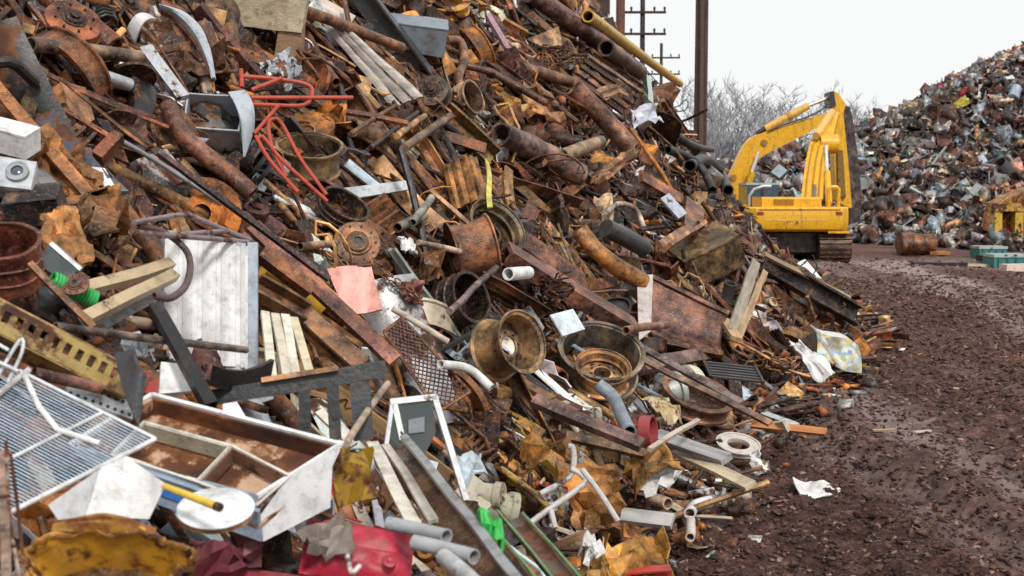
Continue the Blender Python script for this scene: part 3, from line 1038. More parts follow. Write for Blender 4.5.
def excavator_side():
    D = 37.0
    org = atdist(700, 250, D); org.z = 0
    root = empty('excavator', org, 'yellow excavator behind the near heap with long bent boom and hanging dark stick', 'excavator', 'yellow excavators', 'long bent yellow boom')
    def part(nm, mb, mat='paint', col=YEL, wear=.15, parent=None):
        return new_obj(nm, mb.mesh(), M(mat), col, parent or root, wear)
    b = MB()
    solid_px(b, [(718, 202), (731, 174), (744, 146), (751, 138), (759, 134), (790, 124), (826, 113), (830, 118), (822, 125), (800, 137), (770, 152), (761, 157), (755, 164), (751, 176), (742, 205)], D, .5, org)
    boom = part('boom', b)
    for q in ((733, 178), (764, 143), (744, 200)):
        c = atdist(*q, D) - org
        e = MB().lathe([(0, 0), (.11, 0), (.11, .56), (0, .56)], 12, mat=Matrix.Translation(c + V((0, .53, 0))) @ Matrix.Rotation(math.pi / 2, 4, 'X'))
        part('pivot_pin', e, 'paint', (.35, .18, .03), .4, boom)
    bar = MB().tube([atdist(757, 133, D + .2) - org, atdist(767, 128, D + .2) - org], .07, 8)
    part('cylinder_mount', bar, 'rust', 'dark', .2, boom)
    part('stick_cylinder', MB().tube([atdist(765, 129, D + .2) - org, atdist(808, 106, D + .2) - org], .115, 12), col=(.72, .42, .08))
    part('cylinder_band', MB().tube([atdist(788, 117, D + .2) - org, atdist(791, 115.4, D + .2) - org], .14, 12), 'paint', (.45, .25, .05), .3)
    part('cylinder_rod', MB().tube([atdist(808, 106, D + .2) - org, atdist(830, 97, D + .2) - org], .06, 10), 'steel', (.55, .53, .48), 0)
    part('hydraulic_hose', MB().tube([atdist(x, y, D - .05) - org for x, y in ((768, 131), (785, 124), (805, 118), (820, 111), (828, 104))], .03, 6), 'rubber', 'charcoal', 0)
    s1 = MB(); solid_px(s1, [(829, 92), (834, 91), (836, 106), (830, 107)], D - .03, .6, org)
    part('stick_ear', s1, 'paint', (.03, .028, .025), .3)
    s2 = MB(); solid_px(s2, [(834, 91), (838, 93), (846, 104), (843, 114), (832, 112)], D + .05, .45, org)
    part('stick_head', s2)
    s3 = MB(); solid_px(s3, [(833, 112), (843, 110), (848, 160), (852, 208), (846, 208), (838, 150)], D + .06, .42, org)
    stick = part('stick', s3)
    s4 = MB(); solid_px(s4, [(843, 104), (850, 107), (854, 125), (859, 165), (862, 200), (860, 222), (850, 224), (848, 170), (844, 112)], D + .3, .7, org)
    part('bucket', s4, 'rust', (.06, .06, .07), .5)
    cyl = MB().tube([atdist(752, 172, D - .2) - org, atdist(744, 206, D - .2) - org], .1, 10)
    part('boom_cylinder', cyl)
    part('boom_cylinder_rod', MB().tube([atdist(759, 152, D - .2) - org, atdist(752, 172, D - .2) - org], .055, 10), 'steel', (.75, .78, .8), 0)
    part('upper_body', MB().box((3.0, 2.4, 1.1), c=(-.7, .4, 1.45)), wear=.2)
    part('cab', MB().box((1.2, 1.0, 1.3), c=(.0, -.2, 2.1)), 'glass', (.05, .08, .1), 0)
    for sy in (-.9, 1.3):
        part('track', MB().prism([(-.3, 0), (.3, 0), (.3, .8), (-.3, .8)], 3.8).warp(lambda p: V((p.x - .6, p.y + sy, p.z - abs(p.x / 1.9) ** 6 * (p.z - .4) * .5))), 'rust', (.07, .045, .038))
excavator_side()

# ------------------------------------------------------------------ things at the foot of the far heap
def G(x, y):
    return float(mud_np(np.array(float(x)), np.array(float(y))))
def gp(px, py):
    d = ray(px, py)
    t = CAMZ / -d.z
    q = ORI + d * t
    return V((q.x, q.y, 0))
def far_foot():
    # rusted steel drum on its side
    p = gp(916, 255); k = mpp(p)
    root = empty('oil_drum', p, 'rusty brown drum lying on its side at the foot of the far heap', 'drum', None, 'rusty drum by the far heap')
    m4 = Matrix.Translation((0, 0, 11 * k)) @ Matrix.Rotation(math.pi / 2, 4, 'Y') @ Matrix.Translation((0, 0, -17 * k))
    r_ = 11 * k
    new_obj('shell', MB().lathe([(0, 0), (r_, 0), (r_, 11 * k), (r_ * 1.05, 11.5 * k), (r_, 12 * k), (r_, 22 * k), (r_ * 1.05, 22.5 * k), (r_, 23 * k), (r_, 34 * k), (0, 34 * k)], 20, mat=m4).dent(.05, 2).mesh(), M('rust'), 'brown', root)
    new_obj('rim', MB().lathe([(r_ * .95, 0), (r_ * 1.06, 0), (r_ * 1.06, k), (r_ * .95, k)], 20, mat=m4).mesh(), M('rust'), 'dark', root)
    # teal crates
    for (px, py, w, h, lab) in ((988, 258, 27, 12, 'smaller teal crate with pale lid beside the yellow bucket'), (1006, 267, 36, 13, 'wider teal crate with white lid at the right edge')):
        p = gp(px, py); k = mpp(p)
        rt = empty('crate', p, lab, 'crate', 'teal crates by the far heap', None)
        new_obj('body', MB().box((w * k, .7, h * k * .8), c=(0, 0, h * k * .4)).mesh(smooth=0), M('plastic'), 'teal', rt, .2)
        for s in (-.36, -.12, .12, .36):
            new_obj('rib', MB().box((.05, .03, h * k * .7), c=(s * w * k, -.365, h * k * .4)).mesh(smooth=0), M('plastic'), (.02, .14, .14), rt, .2)
        new_obj('lid', MB().box((w * k * 1.04, .75, .07), c=(0, 0, h * k * .8 + .035)).mesh(smooth=0), M('paint'), (.40, .48, .45), rt, .35)
    # planks and slabs
    def slab(px, py, w, h, name, lab, cat, col, mat, rz=0, dpt=.5):
        p = gp(px, py); k = mpp(p)
        o = new_obj(name, MB().prism(pf_rect(dpt, h * k), w * k, 6).dent(.05, .9, px).mesh(smooth=0), M(mat), col, None, .3, TM((p.x, p.y, h * k * .5 + .03), Matrix.Rotation(rz, 3, 'Z')))
        tag(o, lab, cat)
    slab(938, 267, 50, 4, 'plank', 'dark flat plank lying on mud in front of rusty drum', 'plank', 'black', 'wood', -.1)
    slab(974, 267, 48, 2.5, 'plank', 'thin pale plank lying level before the teal crates', 'plank', 'beige', 'wood', .12, .3)
    slab(1018, 271, 30, 7, 'panel', 'pale pinkish white panel at the right frame edge on the mud', 'panel', (.75, .58, .5), 'paint', -.05)
    slab(990, 263, 20, 6, 'flat_board', 'black flat board leaning under the teal crates', 'board', 'black', 'plastic', .2)
    slab(940, 256, 24, 3, 'plank', 'orange tan board slanting behind the dark flat plank', 'plank', 'ochre', 'wood', .7, .25)
    # rusty yellow loader bucket propped on two legs
    p = gp(1004, 249); k = mpp(p)
    b = empty('loader_bucket', p, 'rusty yellow steel bucket on legs at right edge below the far heap', 'bucket', None, 'rusty yellow bucket')
    for lx in (-13, 7):
        new_obj('leg', MB().box((8 * k, .4, 40 * k), c=(lx * k, -.35, 20 * k)).dent(.04, 2).mesh(smooth=0), M('paint'), (.56, .36, .045), b, .35)
    new_obj('lip', MB().box((30 * k, .6, 8 * k), c=(-4 * k, -.3, 42 * k)).dent(.03, 2).mesh(smooth=0), M('paint'), (.50, .30, .045), b, .5)
    pts = [V((x * k, -.05, z * k)) for x, z in ((-12, 18), (-6, 46), (14, 56), (40, 66), (44, 30), (20, 18), (4, 12))]
    new_obj('shell', MB().poly(pts, (0, 1.1, 0)).mesh(smooth=0), M('rust'), 'ochre', b, .6)
    for q in range(7):
        a, c = pts[0].lerp(pts[6], q / 6), pts[2].lerp(pts[3], q / 6)
        new_obj('tine', MB().tube([a + V((0, -.05, 0)), (a + c) / 2 + V((0, -.14, .05)), c + V((0, -.04, 0))], .04, 6).mesh(), M('rust'), 'orange' if q % 2 else 'brown', b)
    # hump of yellow at the ridge of the far heap
far_foot()
# ================================================================== THE NEAR HEAP: pieces one can pick out
UPV = V((0, 0, 1))
CAMV = V((0, -1, .15)).normalized()

def single(name, mb, mat, col, label, cat, ref=None, wear=.3, org=None, rot=None, smooth=35, group=None):
    o = new_obj(name, mb.mesh(smooth=smooth), M(mat), col, None, wear)
    if org is not None:
        o.matrix_basis = Matrix.Translation(org) @ (rot.to_4x4() if rot is not None else Matrix())
    return tag(o, label, cat, group, ref)

def smooth_path(pts, sub=5):
    """Catmull-Rom through the points"""
    if len(pts) < 3:
        a, b = pts
        return [a.lerp(b, i / 4) for i in range(5)]
    out = []
    q = [pts[0] * 2 - pts[1]] + pts + [pts[-1] * 2 - pts[-2]]
    for i in range(1, len(q) - 2):
        for s in range(sub):
            t = s / sub
            a, b, c, d = q[i - 1], q[i], q[i + 1], q[i + 2]
            out.append(.5 * ((2 * b) + (c - a) * t + (2 * a - 5 * b + 4 * c - d) * t * t + (3 * b - a - 3 * c + d) * t ** 3))
    out.append(pts[-1])
    return out

def PIPE(label, pts, rpx, col, mat='rust', lift=.12, wall=True, name='pipe', cat='pipe', ref=None, wear=.3, n=14, dent=.007, sub=5, flange=False):
    lifts = lift if isinstance(lift, (list, tuple)) else [lift] * len(pts)
    ps = [P(x, y, l) for (x, y), l in zip(pts, lifts)]
    k = mpp(ps[len(ps) // 2])
    r = rpx * k
    org = ps[0].copy()
    path = [q - org for q in smooth_path(ps, sub)]
    mb = MB().tube(path, r, n, r * .22 if wall else 0)
    if dent:
        mb.dent(min(dent, r * .4), 4.0, len(label))
    if not flange:
        return single(name, mb, mat, col, label, cat, ref, wear, org)
    root = empty(name, org, label, cat, None, ref)
    new_obj('barrel', mb.mesh(), M(mat), col, root, wear)
    d = (path[-1] - path[-2]).normalized()
    f = MB().lathe([(r * .8, 0), (r * 1.35, 0), (r * 1.35, r * .3), (r * .8, r * .3)], 18)
    new_obj('flange', f.mesh(), M(mat), col, root, wear, TM(path[-1] - d * r * .3, basis(z=d)))
    return root

def BAR(label, a, b, prof, col, mat='rust', lift=.12, face=None, roll=0, name='bar', cat='bar', ref=None, wear=.3, segs=8, dent=.01, sag=0, twist=0, lift2=None):
    p, q = P(*a, lift), P(*b, lift if lift2 is None else lift2)
    mid = (p + q) / 2
    k = mpp(mid)
    d = q - p
    f = V(face) if face is not None else (hnorm(mid.x, mid.y) + CAMV)
    rt = basis(d, f) @ Matrix.Rotation(R(roll), 3, 'X')
    kind, *dims = prof
    dims = [v * k for v in dims]
    inner = None
    if kind == 'L': pr = pf_angle(dims[0], dims[1], dims[2] if len(dims) > 2 else None)
    elif kind == 'U': pr = pf_channel(*dims)
    elif kind == 'I': pr = pf_ibeam(*dims)
    elif kind == 'R': pr = pf_rect(*dims)
    elif kind == 'B':
        pr = pf_rect(dims[0], dims[1]); inner = pf_rect(dims[0] - 2 * dims[2], dims[1] - 2 * dims[2])
    L = d.length
    mb = MB().prism(pr, L, segs, inner)
    if sag or twist:
        def fn(v):
            t = v.x / L
            a_ = twist * t
            y, z = v.y * math.cos(a_) - v.z * math.sin(a_), v.y * math.sin(a_) + v.z * math.cos(a_)
            return V((v.x, y, z - sag * k * (1 - 4 * t * t)))
        mb.warp(fn)
    if dent:
        mb.dent(dent, 2.2, len(label) + a[0])
    return single(name, mb, mat, col, label, cat, ref, wear, mid, rt, 30)

def quadpts(px4, N, lift, cpx=None):
    cx = sum(q[0] for q in px4) / len(px4); cy = sum(q[1] for q in px4) / len(px4)
    c = P(*(cpx or (cx, cy)), lift)
    N = V(N).normalized() if N is not None else (hnorm(c.x, c.y) + CAMV * .6).normalized()
    return [onplane(x, y, c, N) for x, y in px4], N, c

def SHEET(label, px4, col, mat='paint', N=None, lift=.15, t=.012, nx=10, ny=10, fn=None, name='sheet_metal', cat='metal sheet', ref=None, wear=.3, smooth=25, parts=None, crumple=0, seed=0, cpx=None):
    """four corners in order round the sheet; fn(u, v) gives the offset along N in metres"""
    q, N, c = quadpts(px4, N, lift, cpx)
    def f(u, v):
        p = q[0] * (1 - u) * (1 - v) + q[1] * u * (1 - v) + q[2] * u * v + q[3] * (1 - u) * v - c
        o = fn(u, v) if fn else 0
        if crumple:
            o += crumple * (1.7 * crease(u, v, seed) + 1.1 * mnoise.noise(V((u * 1.6 + seed, v * 1.6, seed * .3))))
            e = max(abs(u - .5), abs(v - .5)) * 2
            p = p + mnoise.noise_vector(V((u * 5 + seed, v * 5, seed))) * crumple * .6
            p = p + (q[1] - q[0]) * (mnoise.noise(V((v * 9, u * 9, seed + 2))) * .10 * e ** 4) + (q[3] - q[0]) * (mnoise.noise(V((u * 9, v * 9, seed + 4))) * .12 * e ** 4)
        return p + N * o
    mb = MB().sheet(nx, ny, f, t)
    if parts is None:
        return single(name, mb, mat, col, label, cat, ref, wear, c, None, smooth)
    root = empty(name, c, label, cat, None, ref)
    new_obj('panel', mb.mesh(smooth=smooth), M(mat), col, root, wear)
    parts(root, [p - c for p in q], N)
    return root

def crease(u, v, seed):
    r = random.Random(seed * 91 + 7)
    s = 0
    for i in range(5):
        a = r.uniform(0, math.pi); fq = r.uniform(.8, 2.6); ph = r.uniform(0, 1)
        w = (u * math.cos(a) + v * math.sin(a)) * fq + ph
        s += (abs((w % 1.0) - .5) * 2 - .5) * r.uniform(.4, 1.0)
    return s / 2.2

def FRAME(px, py, lift, axis=None, x=None):
    p = P(px, py, lift)
    return p, mpp(p)

def ROUND(name, label, cat, builder, px, py, dpx, axis, lift=.15, col='brown', ref=None, spin=0.0, mat='rust', wear=.4):
    """builder(root, matrix) adds parts of a thing of radius 1 about Z"""
    p = P(px, py, lift)
    s = dpx * mpp(p) / 2
    rt = basis(z=V(axis)) @ Matrix.Rotation(spin, 3, 'Z')
    root = empty(name, p, label, cat, None, ref, rot=rt)
    builder(root, s, col, mat, wear)
    return root

def _pt(root, nm, mb, mat, col, wear, s, sub=None, smooth=35):
    mb.warp(lambda p: p * s)
    return new_obj(nm, mb.mesh(smooth=smooth), M(mat), col, sub or root, wear)

def b_rim(w=.9, disc=-.25, holes=8, inner='tan'):
    def f(root, s, col, mat, wear):
        h = w / 2
        out = [(1, -h), (1, -h + .05), (.9, -h + .1), (.86, -h + .3), (.80, 0), (.86, h - .3), (.9, h - .1), (1, h - .05), (1, h)]
        inn = [(r - .05, z) for r, z in out[::-1]]
        _pt(root, 'barrel', MB().lathe(out + inn, 36), mat, col, wear, s)
        dp = [(.30, disc + .16), (.34, disc + .18), (.5, disc + .06), (.66, disc), (.8, disc - .02), (.8, disc - .07), (.64, disc - .06), (.48, disc), (.3, disc + .1)]
        d = _pt(root, 'disc', MB().lathe(dp, 32), mat, inner, wear, s)
        for k in range(holes):
            a = 2 * math.pi * k / holes
            _pt(root, 'bolt', MB().lathe([(0, 0), (.05, 0), (.05, .07), (0, .07)], 6, mat=Matrix.Translation((.42 * math.cos(a), .42 * math.sin(a), disc + .09))), mat, 'dark', wear, s, d)
        for k in range(5):
            a = 2 * math.pi * (k + .5) / 5
            _pt(root, 'hand_hole', MB().lathe([(0, 0), (.085, 0), (.085, .03), (0, .03)], 10, mat=Matrix.Translation((.64 * math.cos(a), .64 * math.sin(a), disc - .012))), 'rubber', 'black', 0, s, d)
    return f
def b_drum(h=.5, hub=.35):
    def f(root, s, col, mat, wear):
        _pt(root, 'drum', MB().lathe([(1, -h), (1.04, -h), (1.04, -h + .12), (1, -h + .14), (.97, 0), (.8, .06), (hub, .08), (hub, .0), (.78, -.02), (.9, -.1), (.93, -h)], 36), mat, col, wear, s)
        _pt(root, 'hub', MB().lathe([(0, -.1), (hub * 1.25, -.1), (hub * 1.25, .12), (hub, .14), (hub * .9, .2), (hub * .5, .22), (hub * .5, .32), (hub * .3, .34), (0, .34)], 24), mat, 'dark', wear, s)
        for k in range(8):
            a = 2 * math.pi * k / 8
            _pt(root, 'stud', MB().lathe([(0, 0), (.045, 0), (.045, .12), (0, .12)], 6, mat=Matrix.Translation((.66 * math.cos(a), .66 * math.sin(a), .04))), mat, 'dark', wear, s)
    return f
def b_hub():
    def f(root, s, col, mat, wear):
        _pt(root, 'flange', MB().lathe([(0, -.12), (1, -.12), (1, .02), (.95, .05), (.62, .05), (.58, .14), (0, .14)], 36), mat, col, wear, s)
        _pt(root, 'boss', MB().lathe([(.18, .1), (.5, .1), (.46, .24), (.3, .28), (.18, .28)], 24), mat, col, wear, s)
        _pt(root, 'bore', MB().lathe([(0, .1), (.18, .1), (.18, .2), (0, .2)], 12), 'rubber', 'black', 0, s)
        for k in range(10):
            a = 2 * math.pi * k / 10
            _pt(root, 'bolt', MB().lathe([(0, 0), (.06, 0), (.06, .06), (0, .06)], 6, mat=Matrix.Translation((.8 * math.cos(a), .8 * math.sin(a), .05))), 'rubber', 'black', 0, s)
    return f
def b_hoop(h=.35, t=.06, bead=True, floor=False):
    def f(root, s, col, mat, wear):
        pr = [(1, -h), (1.05 if bead else 1, -h), (1.05 if bead else 1, -h + .06), (1, -h + .1), (.97, 0), (1, h - .1), (1.06 if bead else 1, h - .05), (1.06 if bead else 1, h), (1 - t, h), (.97 - t, 0), (1 - t, -h)]
        _pt(root, 'band', MB().lathe(pr, 44).dent(.03, 1.2, 3), mat, col, wear, s)
        if floor:
            _pt(root, 'floor', MB().lathe([(0, -h), (.97, -h), (.97, -h + .05), (0, -h + .05)], 30), mat, 'dark', wear, s)
        else:
            _pt(root, 'lip', MB().lathe([(1.0, h), (1.09, h), (1.09, h + .05), (1.0, h + .05)], 44).dent(.03, 1.2, 3), mat, col, wear, s)
    return f
def b_barrel(h=1.4, ragged=0.0):
    def f(root, s, col, mat, wear):
        pr = [(1, 0), (1, h * .33 - .03), (1.05, h * .33), (1, h * .33 + .03), (1, h * .66 - .03), (1.05, h * .66), (1, h * .66 + .03), (1, h), (.95, h), (.95, .03), (.95, 0)]
        mb = MB().lathe(pr, 48).dent(.045, 1.5, 5)
        _pt(root, 'shell', mb, mat, col, wear, s)
        _pt(root, 'bottom', MB().lathe([(0, .02), (.97, .02), (.97, .07), (0, .07)], 30), mat, 'dark', wear, s)
        _pt(root, 'rim', MB().lathe([(.93, h), (1.06, h), (1.06, h + .07), (.93, h + .07)], 48).dent(.045, 1.5, 5), mat, col, wear, s)
    return f

def BOX(label, px, py, sx, sy, sz, X, Z, col, mat='paint', lift=.15, name='box', cat='box', ref=None, wear=.3, opened=False, inside='dark', dent=.01, trim=None):
    """casing with sides in pixels along its own axes; open on its +Z side when opened"""
    p = P(px, py, lift)
    k = mpp(p)
    a, b, c = sx * k, sy * k, sz * k
    root = empty(name, p, label, cat, None, ref, rot=basis(X, Z))
    t = max(.008, min(a, b, c) * .05)
    sd = len(label) + px
    def pt(nm, size, cc, co=col, mt=mat):
        mb = MB()
        nx = 4
        mb.prism(pf_rect(size[1], size[2]), size[0], nx)
        mb.warp(lambda v: v + V(cc)).dent(dent, 3, sd)
        return new_obj(nm, mb.mesh(smooth=30), M(mt), co, root, wear)
    if opened:
        pt('bottom', (a, b, t), (0, 0, -c / 2), inside)
        for s_ in (-1, 1):
            pt('side', (a, t, c), (0, s_ * (b - t) / 2, 0))
            pt('end', (t, b - 2 * t, c), (s_ * (a - t) / 2, 0, 0))
    else:
        pt('casing', (a, b, c), (0, 0, 0))
        pt('lid', (a * 1.02, b * 1.02, t), (0, 0, c / 2 + t / 2), trim or col)
    return root

def FRAMEWORK(name, label, cat, runs, rpx, col, mat='paint', lift=.25, ref=None, wear=.15, part='tube', plane=None, cpx=None):
    """bent tubes welded into one thing; each run is a list of pixels on a common plane"""
    allp = [q for r_ in runs for q in r_]
    cx, cy = cpx or (sum(q[0] for q in allp) / len(allp), sum(q[1] for q in allp) / len(allp))
    c = P(cx, cy, lift)
    N = V(plane).normalized() if plane is not None else (hnorm(c.x, c.y) + CAMV).normalized()
    k = mpp(c)
    root = empty(name, c, label, cat, None, ref)
    for i, r_ in enumerate(runs):
        ps = [onplane(x, y, c, N) - c + N * (.012 * i) for x, y in r_]
        new_obj(part, MB().tube(smooth_path(ps, 4) if len(ps) > 2 else ps, rpx * k, 8).mesh(), M(mat), col, root, wear)
    return root

def CRUMPLED(label, px4, col, mat='rust', amp=.08, seed=1, N=None, lift=.18, ref=None, name='crumpled_sheet', cat='metal sheet', wear=.4, n=6, t=.007):
    return SHEET(label, px4, col, mat, N, lift, t, n, n, None, name, cat, ref, wear, 8, None, amp, seed)

# ---------------- upper left
ROUND('brake_drum', 'rusty brown brake drum with hub at the top left of the heap', 'brake drum', b_drum(.5), 74, 20, 56, (.45, -.6, .62), .35, 'redbrown', 'brake drum at top left')
PIPE('grey brown pipe running level below the brake drum', [(30, 44), (92, 51), (150, 58)], 7, (.20, .15, .12), lift=.34, ref='level grey brown pipe')
PIPE('pale grey tube sloping under the level grey brown pipe', [(76, 67), (130, 85)], 6.5, 'silver', 'steel', .28, ref='pale grey tube')
PIPE('short light grey tube end at left edge beside brake drum', [(-6, 33), (18, 42)], 5, 'grey', 'steel', .3)
SHEET('curved white enamel strip beside the silver fender', [(126, 34), (148, 17), (156, 22), (136, 42)], (.6, .61, .62), N=(.2, -1, .5), lift=.26, fn=lambda u, v: .08 * math.sin(u * 3), name='trim_strip', cat='metal strip', wear=.15, ref='curved white strip')
def fender():
    pts = [P(x, y, .36) for x, y in ((163, 8), (180, 16), (196, 32), (207, 54), (215, 80))]
    c = pts[2]; k = mpp(c)
    ws = [4, 6.5, 7, 5, 1.2]
    pa = smooth_path(pts, 4)
    def fn(u, v):
        i = u * (len(pa) - 1); a = int(min(i, len(pa) - 2)); p = pa[a].lerp(pa[a + 1], i - a)
        w = np.interp(u * 4, range(5), ws) * k
        return p - c + V((.75, .1, .6)).normalized() * w * (v - .5) * 2 + V((0, -1, .2)) * (.05 * math.sin(v * math.pi))
    root = empty('car_fender', c, 'silvery blue arched fender with rusty edge at the upper left', 'fender', None, 'silvery arched fender')
    new_obj('skin', MB().sheet(18, 5, fn, .012).mesh(), M('paint'), (.42, .47, .52), root, .22)
    new_obj('edge', MB().tube([V(fn(i / 16, 0)) for i in range(17)], .012, 6).mesh(), M('rust'), 'redbrown', root)
fender()
CRUMPLED('large rust brown body panel behind the silver fender', [(142, 30), (205, 22), (238, 72), (160, 86)], (.15, .075, .045), amp=.10, seed=3, lift=.22, name='body_panel', ref='rust brown body panel')
SHEET('dark brown upright plate right of the silver fender', [(205, -5), (236, 0), (240, 80), (214, 84)], (.17, .10, .06), 'rust', lift=.2, crumple=.05, seed=8, name='steel_plate', cat='steel plate')
BOX('open bluish grey sheet metal box left of red tubes', 216, 122, 56, 46, 34, (1, .1, -.05), (.1, -.75, .55), (.36, .40, .45), 'paint', .25, 'metal_box', 'box', 'bluish grey open box', .15, True, 'charcoal', .02)
SHEET('bent blue grey flap hanging from the open metal box', [(228, 94), (244, 92), (252, 130), (243, 157)], (.40, .45, .50), lift=.42, fn=lambda u, v: .06 * math.sin(v * 3.1), name='metal_flap', cat='metal sheet', wear=.2)
for i, (a, b, w, c, l) in enumerate((((-4, 50), (155, 118), 5, 'purple', .30), ((-4, 58), (120, 112), 4, 'dark', .26), ((20, 62), (168, 128), 4, 'redbrown', .33), ((60, 78), (190, 178), 3.5, 'brown', .38), ((40, 40), (96, 92), 10, 'dark', .2))):
    BAR(['long purplish flat bar crossing the upper left corner', 'dark thin bar under the long purplish flat bar', 'reddish rod ending near the bluish open box', 'rusty bar reaching down to the dark mossy cylinder', 'wide dark plate bar below the level grey brown pipe'][i], a, b, ('R', w, w * .5), c, lift=l, name='flat_bar', cat='bar', ref=['long purplish bar', None, None, None, None][i], sag=3)
PIPE('thick brown exhaust pipe bending down left of the red tubes', [(168, 106), (180, 132), (205, 155), (232, 176), (252, 194)], 9, (.19, .085, .06), lift=.34, ref='thick brown exhaust pipe', n=16)
BAR('navy steel beam with orange rusted flange at the left edge', (-6, 62), (100, 190), ('I', 26, 20, 5), 'navy', 'paint', .3, roll=20, name='steel_beam', cat='beam', ref='navy steel beam', wear=.45, segs=12)
BAR('orange rusted flange strip along the navy beam', (-8, 82), (88, 196), ('R', 13, 4), (.30, .13, .05), lift=.38, name='flat_bar', cat='bar')
BOX('white enamel block at the left edge beside the navy beam', 12, 139, 46, 26, 22, (1, -.2, -.25), (.1, -.4, .9), 'white', 'paint', .4, 'appliance_block', 'appliance part', 'white enamel block', .12)
def lamp():
    p = P(14, 178, .42); k = mpp(p)
    root = empty('lamp_unit', p, 'pale grey unit with round lens at the left edge', 'lamp', None, 'grey unit with round lens', rot=basis((1, .1, -.1), (.2, -.8, .5)))
    new_obj('housing', MB().box((42 * k, 34 * k, 20 * k)).dent(.02, 4).mesh(smooth=30), M('paint'), 'silver', root, .2)
    new_obj('bezel', MB().lathe([(6 * k, 0), (11 * k, 0), (11 * k, 5 * k), (6 * k, 5 * k)], 20, mat=Matrix.Translation((6 * k, 0, 10 * k))).mesh(), M('steel'), 'grey', root)
    new_obj('lens', MB().lathe([(0, 0), (7.5 * k, 0), (6.5 * k, 3 * k), (3.5 * k, 4.4 * k), (0, 5 * k)], 20, mat=Matrix.Translation((6 * k, 0, 10 * k))).mesh(), M('glass'), (.08, .1, .13), root)
lamp()
SHEET('orange rusted steel sheet below the navy beam', [(30, 150), (86, 146), (102, 200), (44, 206)], (.33, .15, .05), 'rust', lift=.32, crumple=.08, seed=12, ref='orange rusted sheet by navy beam')
def bracket_tray():
    p = P(80, 132, .38); k = mpp(p)
    root = empty('rack_bracket', p, 'dark rusty slotted rack bracket over the navy beam', 'bracket', None, 'slotted rack bracket', rot=basis((1, -.2, -.55), (.2, -.8, .5)))
    for sy in (-1, 1):
        new_obj('rail', MB().prism(pf_angle(8 * k, 2 * k), 66 * k, 4).warp(lambda v: v + V((0, sy * 13 * k, 0))).dent(.01, 3).mesh(), M('rust'), 'redbrown', root)
    for i in range(5):
        new_obj('slat', MB().box((4 * k, 28 * k, 2.2 * k), c=((-26 + i * 13) * k, 0, 0)).mesh(smooth=0), M('rust'), 'brown', root)
    new_obj('end_cap', MB().box((12 * k, 34 * k, 14 * k), c=(36 * k, 0, 4 * k)).dent(.015, 3).mesh(smooth=30), M('rust'), 'redbrown', root)
bracket_tray()
PIPE('dark mossy cylinder half buried in the upper left heap', [(112, 136), (160, 166), (212, 200)], 15, (.035, .035, .025), 'rubber', .16, n=20, ref='dark mossy cylinder')
PIPE('thin silver rail over the dark mossy cylinder', [(116, 138), (170, 170), (222, 204)], 2.5, 'grey', 'steel', .36, False, 'rail', 'rail')
SHEET('white triangular sheet scrap left of the dark mossy cylinder', [(84, 168), (104, 170), (118, 195), (96, 200)], 'white', lift=.35, name='sheet_metal', wear=.1)
BAR('silvery strut with dark patch beside the open metal box', (146, 46), (182, 98), ('R', 13, 6), (.45, .47, .50), 'paint', .4, name='strut', cat='strut', wear=.35, ref='silvery strut')
PIPE('small brown pipe end poking out above the dark mossy cylinder', [(88, 96), (122, 116)], 6, (.22, .16, .10), lift=.25)

# ---------------- upper middle
def concrete():
    p = P(256, 8, .35); k = mpp(p)
    mb = MB().box((96 * k, 40 * k, 34 * k)).box((34 * k, 30 * k, 60 * k), c=(34 * k, 4 * k, -20 * k))
    root = empty('concrete_block', p, 'beige rust stained concrete block at the top centre left', 'concrete block', None, 'beige concrete block', rot=basis((1, .1, -.1), (.1, -.3, .9)))
    bb = MB().prism(pf_rect(40 * k, 34 * k), 96 * k, 10).dent(.05, 4)
    new_obj('block', bb.mesh(smooth=20), M('stone'), (.60, .52, .36), root)
    new_obj('leg', MB().prism(pf_rect(30 * k, 46 * k), 26 * k, 5).warp(lambda v: v + V((36 * k, -2 * k, -36 * k))).dent(.04, 4).mesh(smooth=20), M('stone'), (.34, .22, .13), root)
concrete()
PIPE('rusty brown pipe sloping right below the concrete block', [(292, 6), (345, 26), (402, 48)], 5.5, (.21, .11, .07), lift=.42, ref='sloping rusty pipe at top')
def ribbed():
    q, N, c = quadpts([(320, 22), (334, 14), (424, 96), (392, 108)], (.25, -1, .35), .34)
    root = empty('ribbed_panel', c, 'weathered grey ribbed panel sloping down right in the upper middle', 'panel', None, 'weathered grey ribbed panel')
    for i in range(3):
        a0, a1 = i / 3 + .02, (i + 1) / 3 - .02
        s0, s1 = q[0].lerp(q[1], a0), q[0].lerp(q[1], a1)
        e0, e1 = q[3].lerp(q[2], a0), q[3].lerp(q[2], a1)
        def fn(u, v, s0=s0, s1=s1, e0=e0, e1=e1):
            return s0.lerp(e0, u).lerp(s1.lerp(e1, u), v) - c + N * (.015 * math.sin(v * math.pi))
        new_obj('board', MB().sheet(10, 4, fn, .025).dent(.012, 4, i).mesh(smooth=30), M('wood'), ((.42, .39, .35), (.33, .30, .27), (.52, .49, .45))[i], root)
ribbed()
BOX('slate grey steel tray with black front at top centre', 408, 34, 74, 40, 26, (1, .1, -.12), (.1, -.35, .95), (.20, .24, .28), 'paint', .32, 'steel_tray', 'tray', 'slate grey steel tray', .12, False, 'black', .015)
ROUND('dented_can', 'orange yellow dented can lid at the top centre edge', 'can', b_hoop(.25, .3, True, True), 446, 4, 46, (.1, -.6, .8), .3, (.55, .26, .03), 'orange can lid', mat='paint', wear=.4)
PIPE('curled rusty strap hanging right of the slate grey tray', [(446, 40), (460, 42), (464, 60), (458, 80), (468, 92)], 4.5, (.24, .12, .07), lift=.36, wall=False, name='strap', cat='strap')
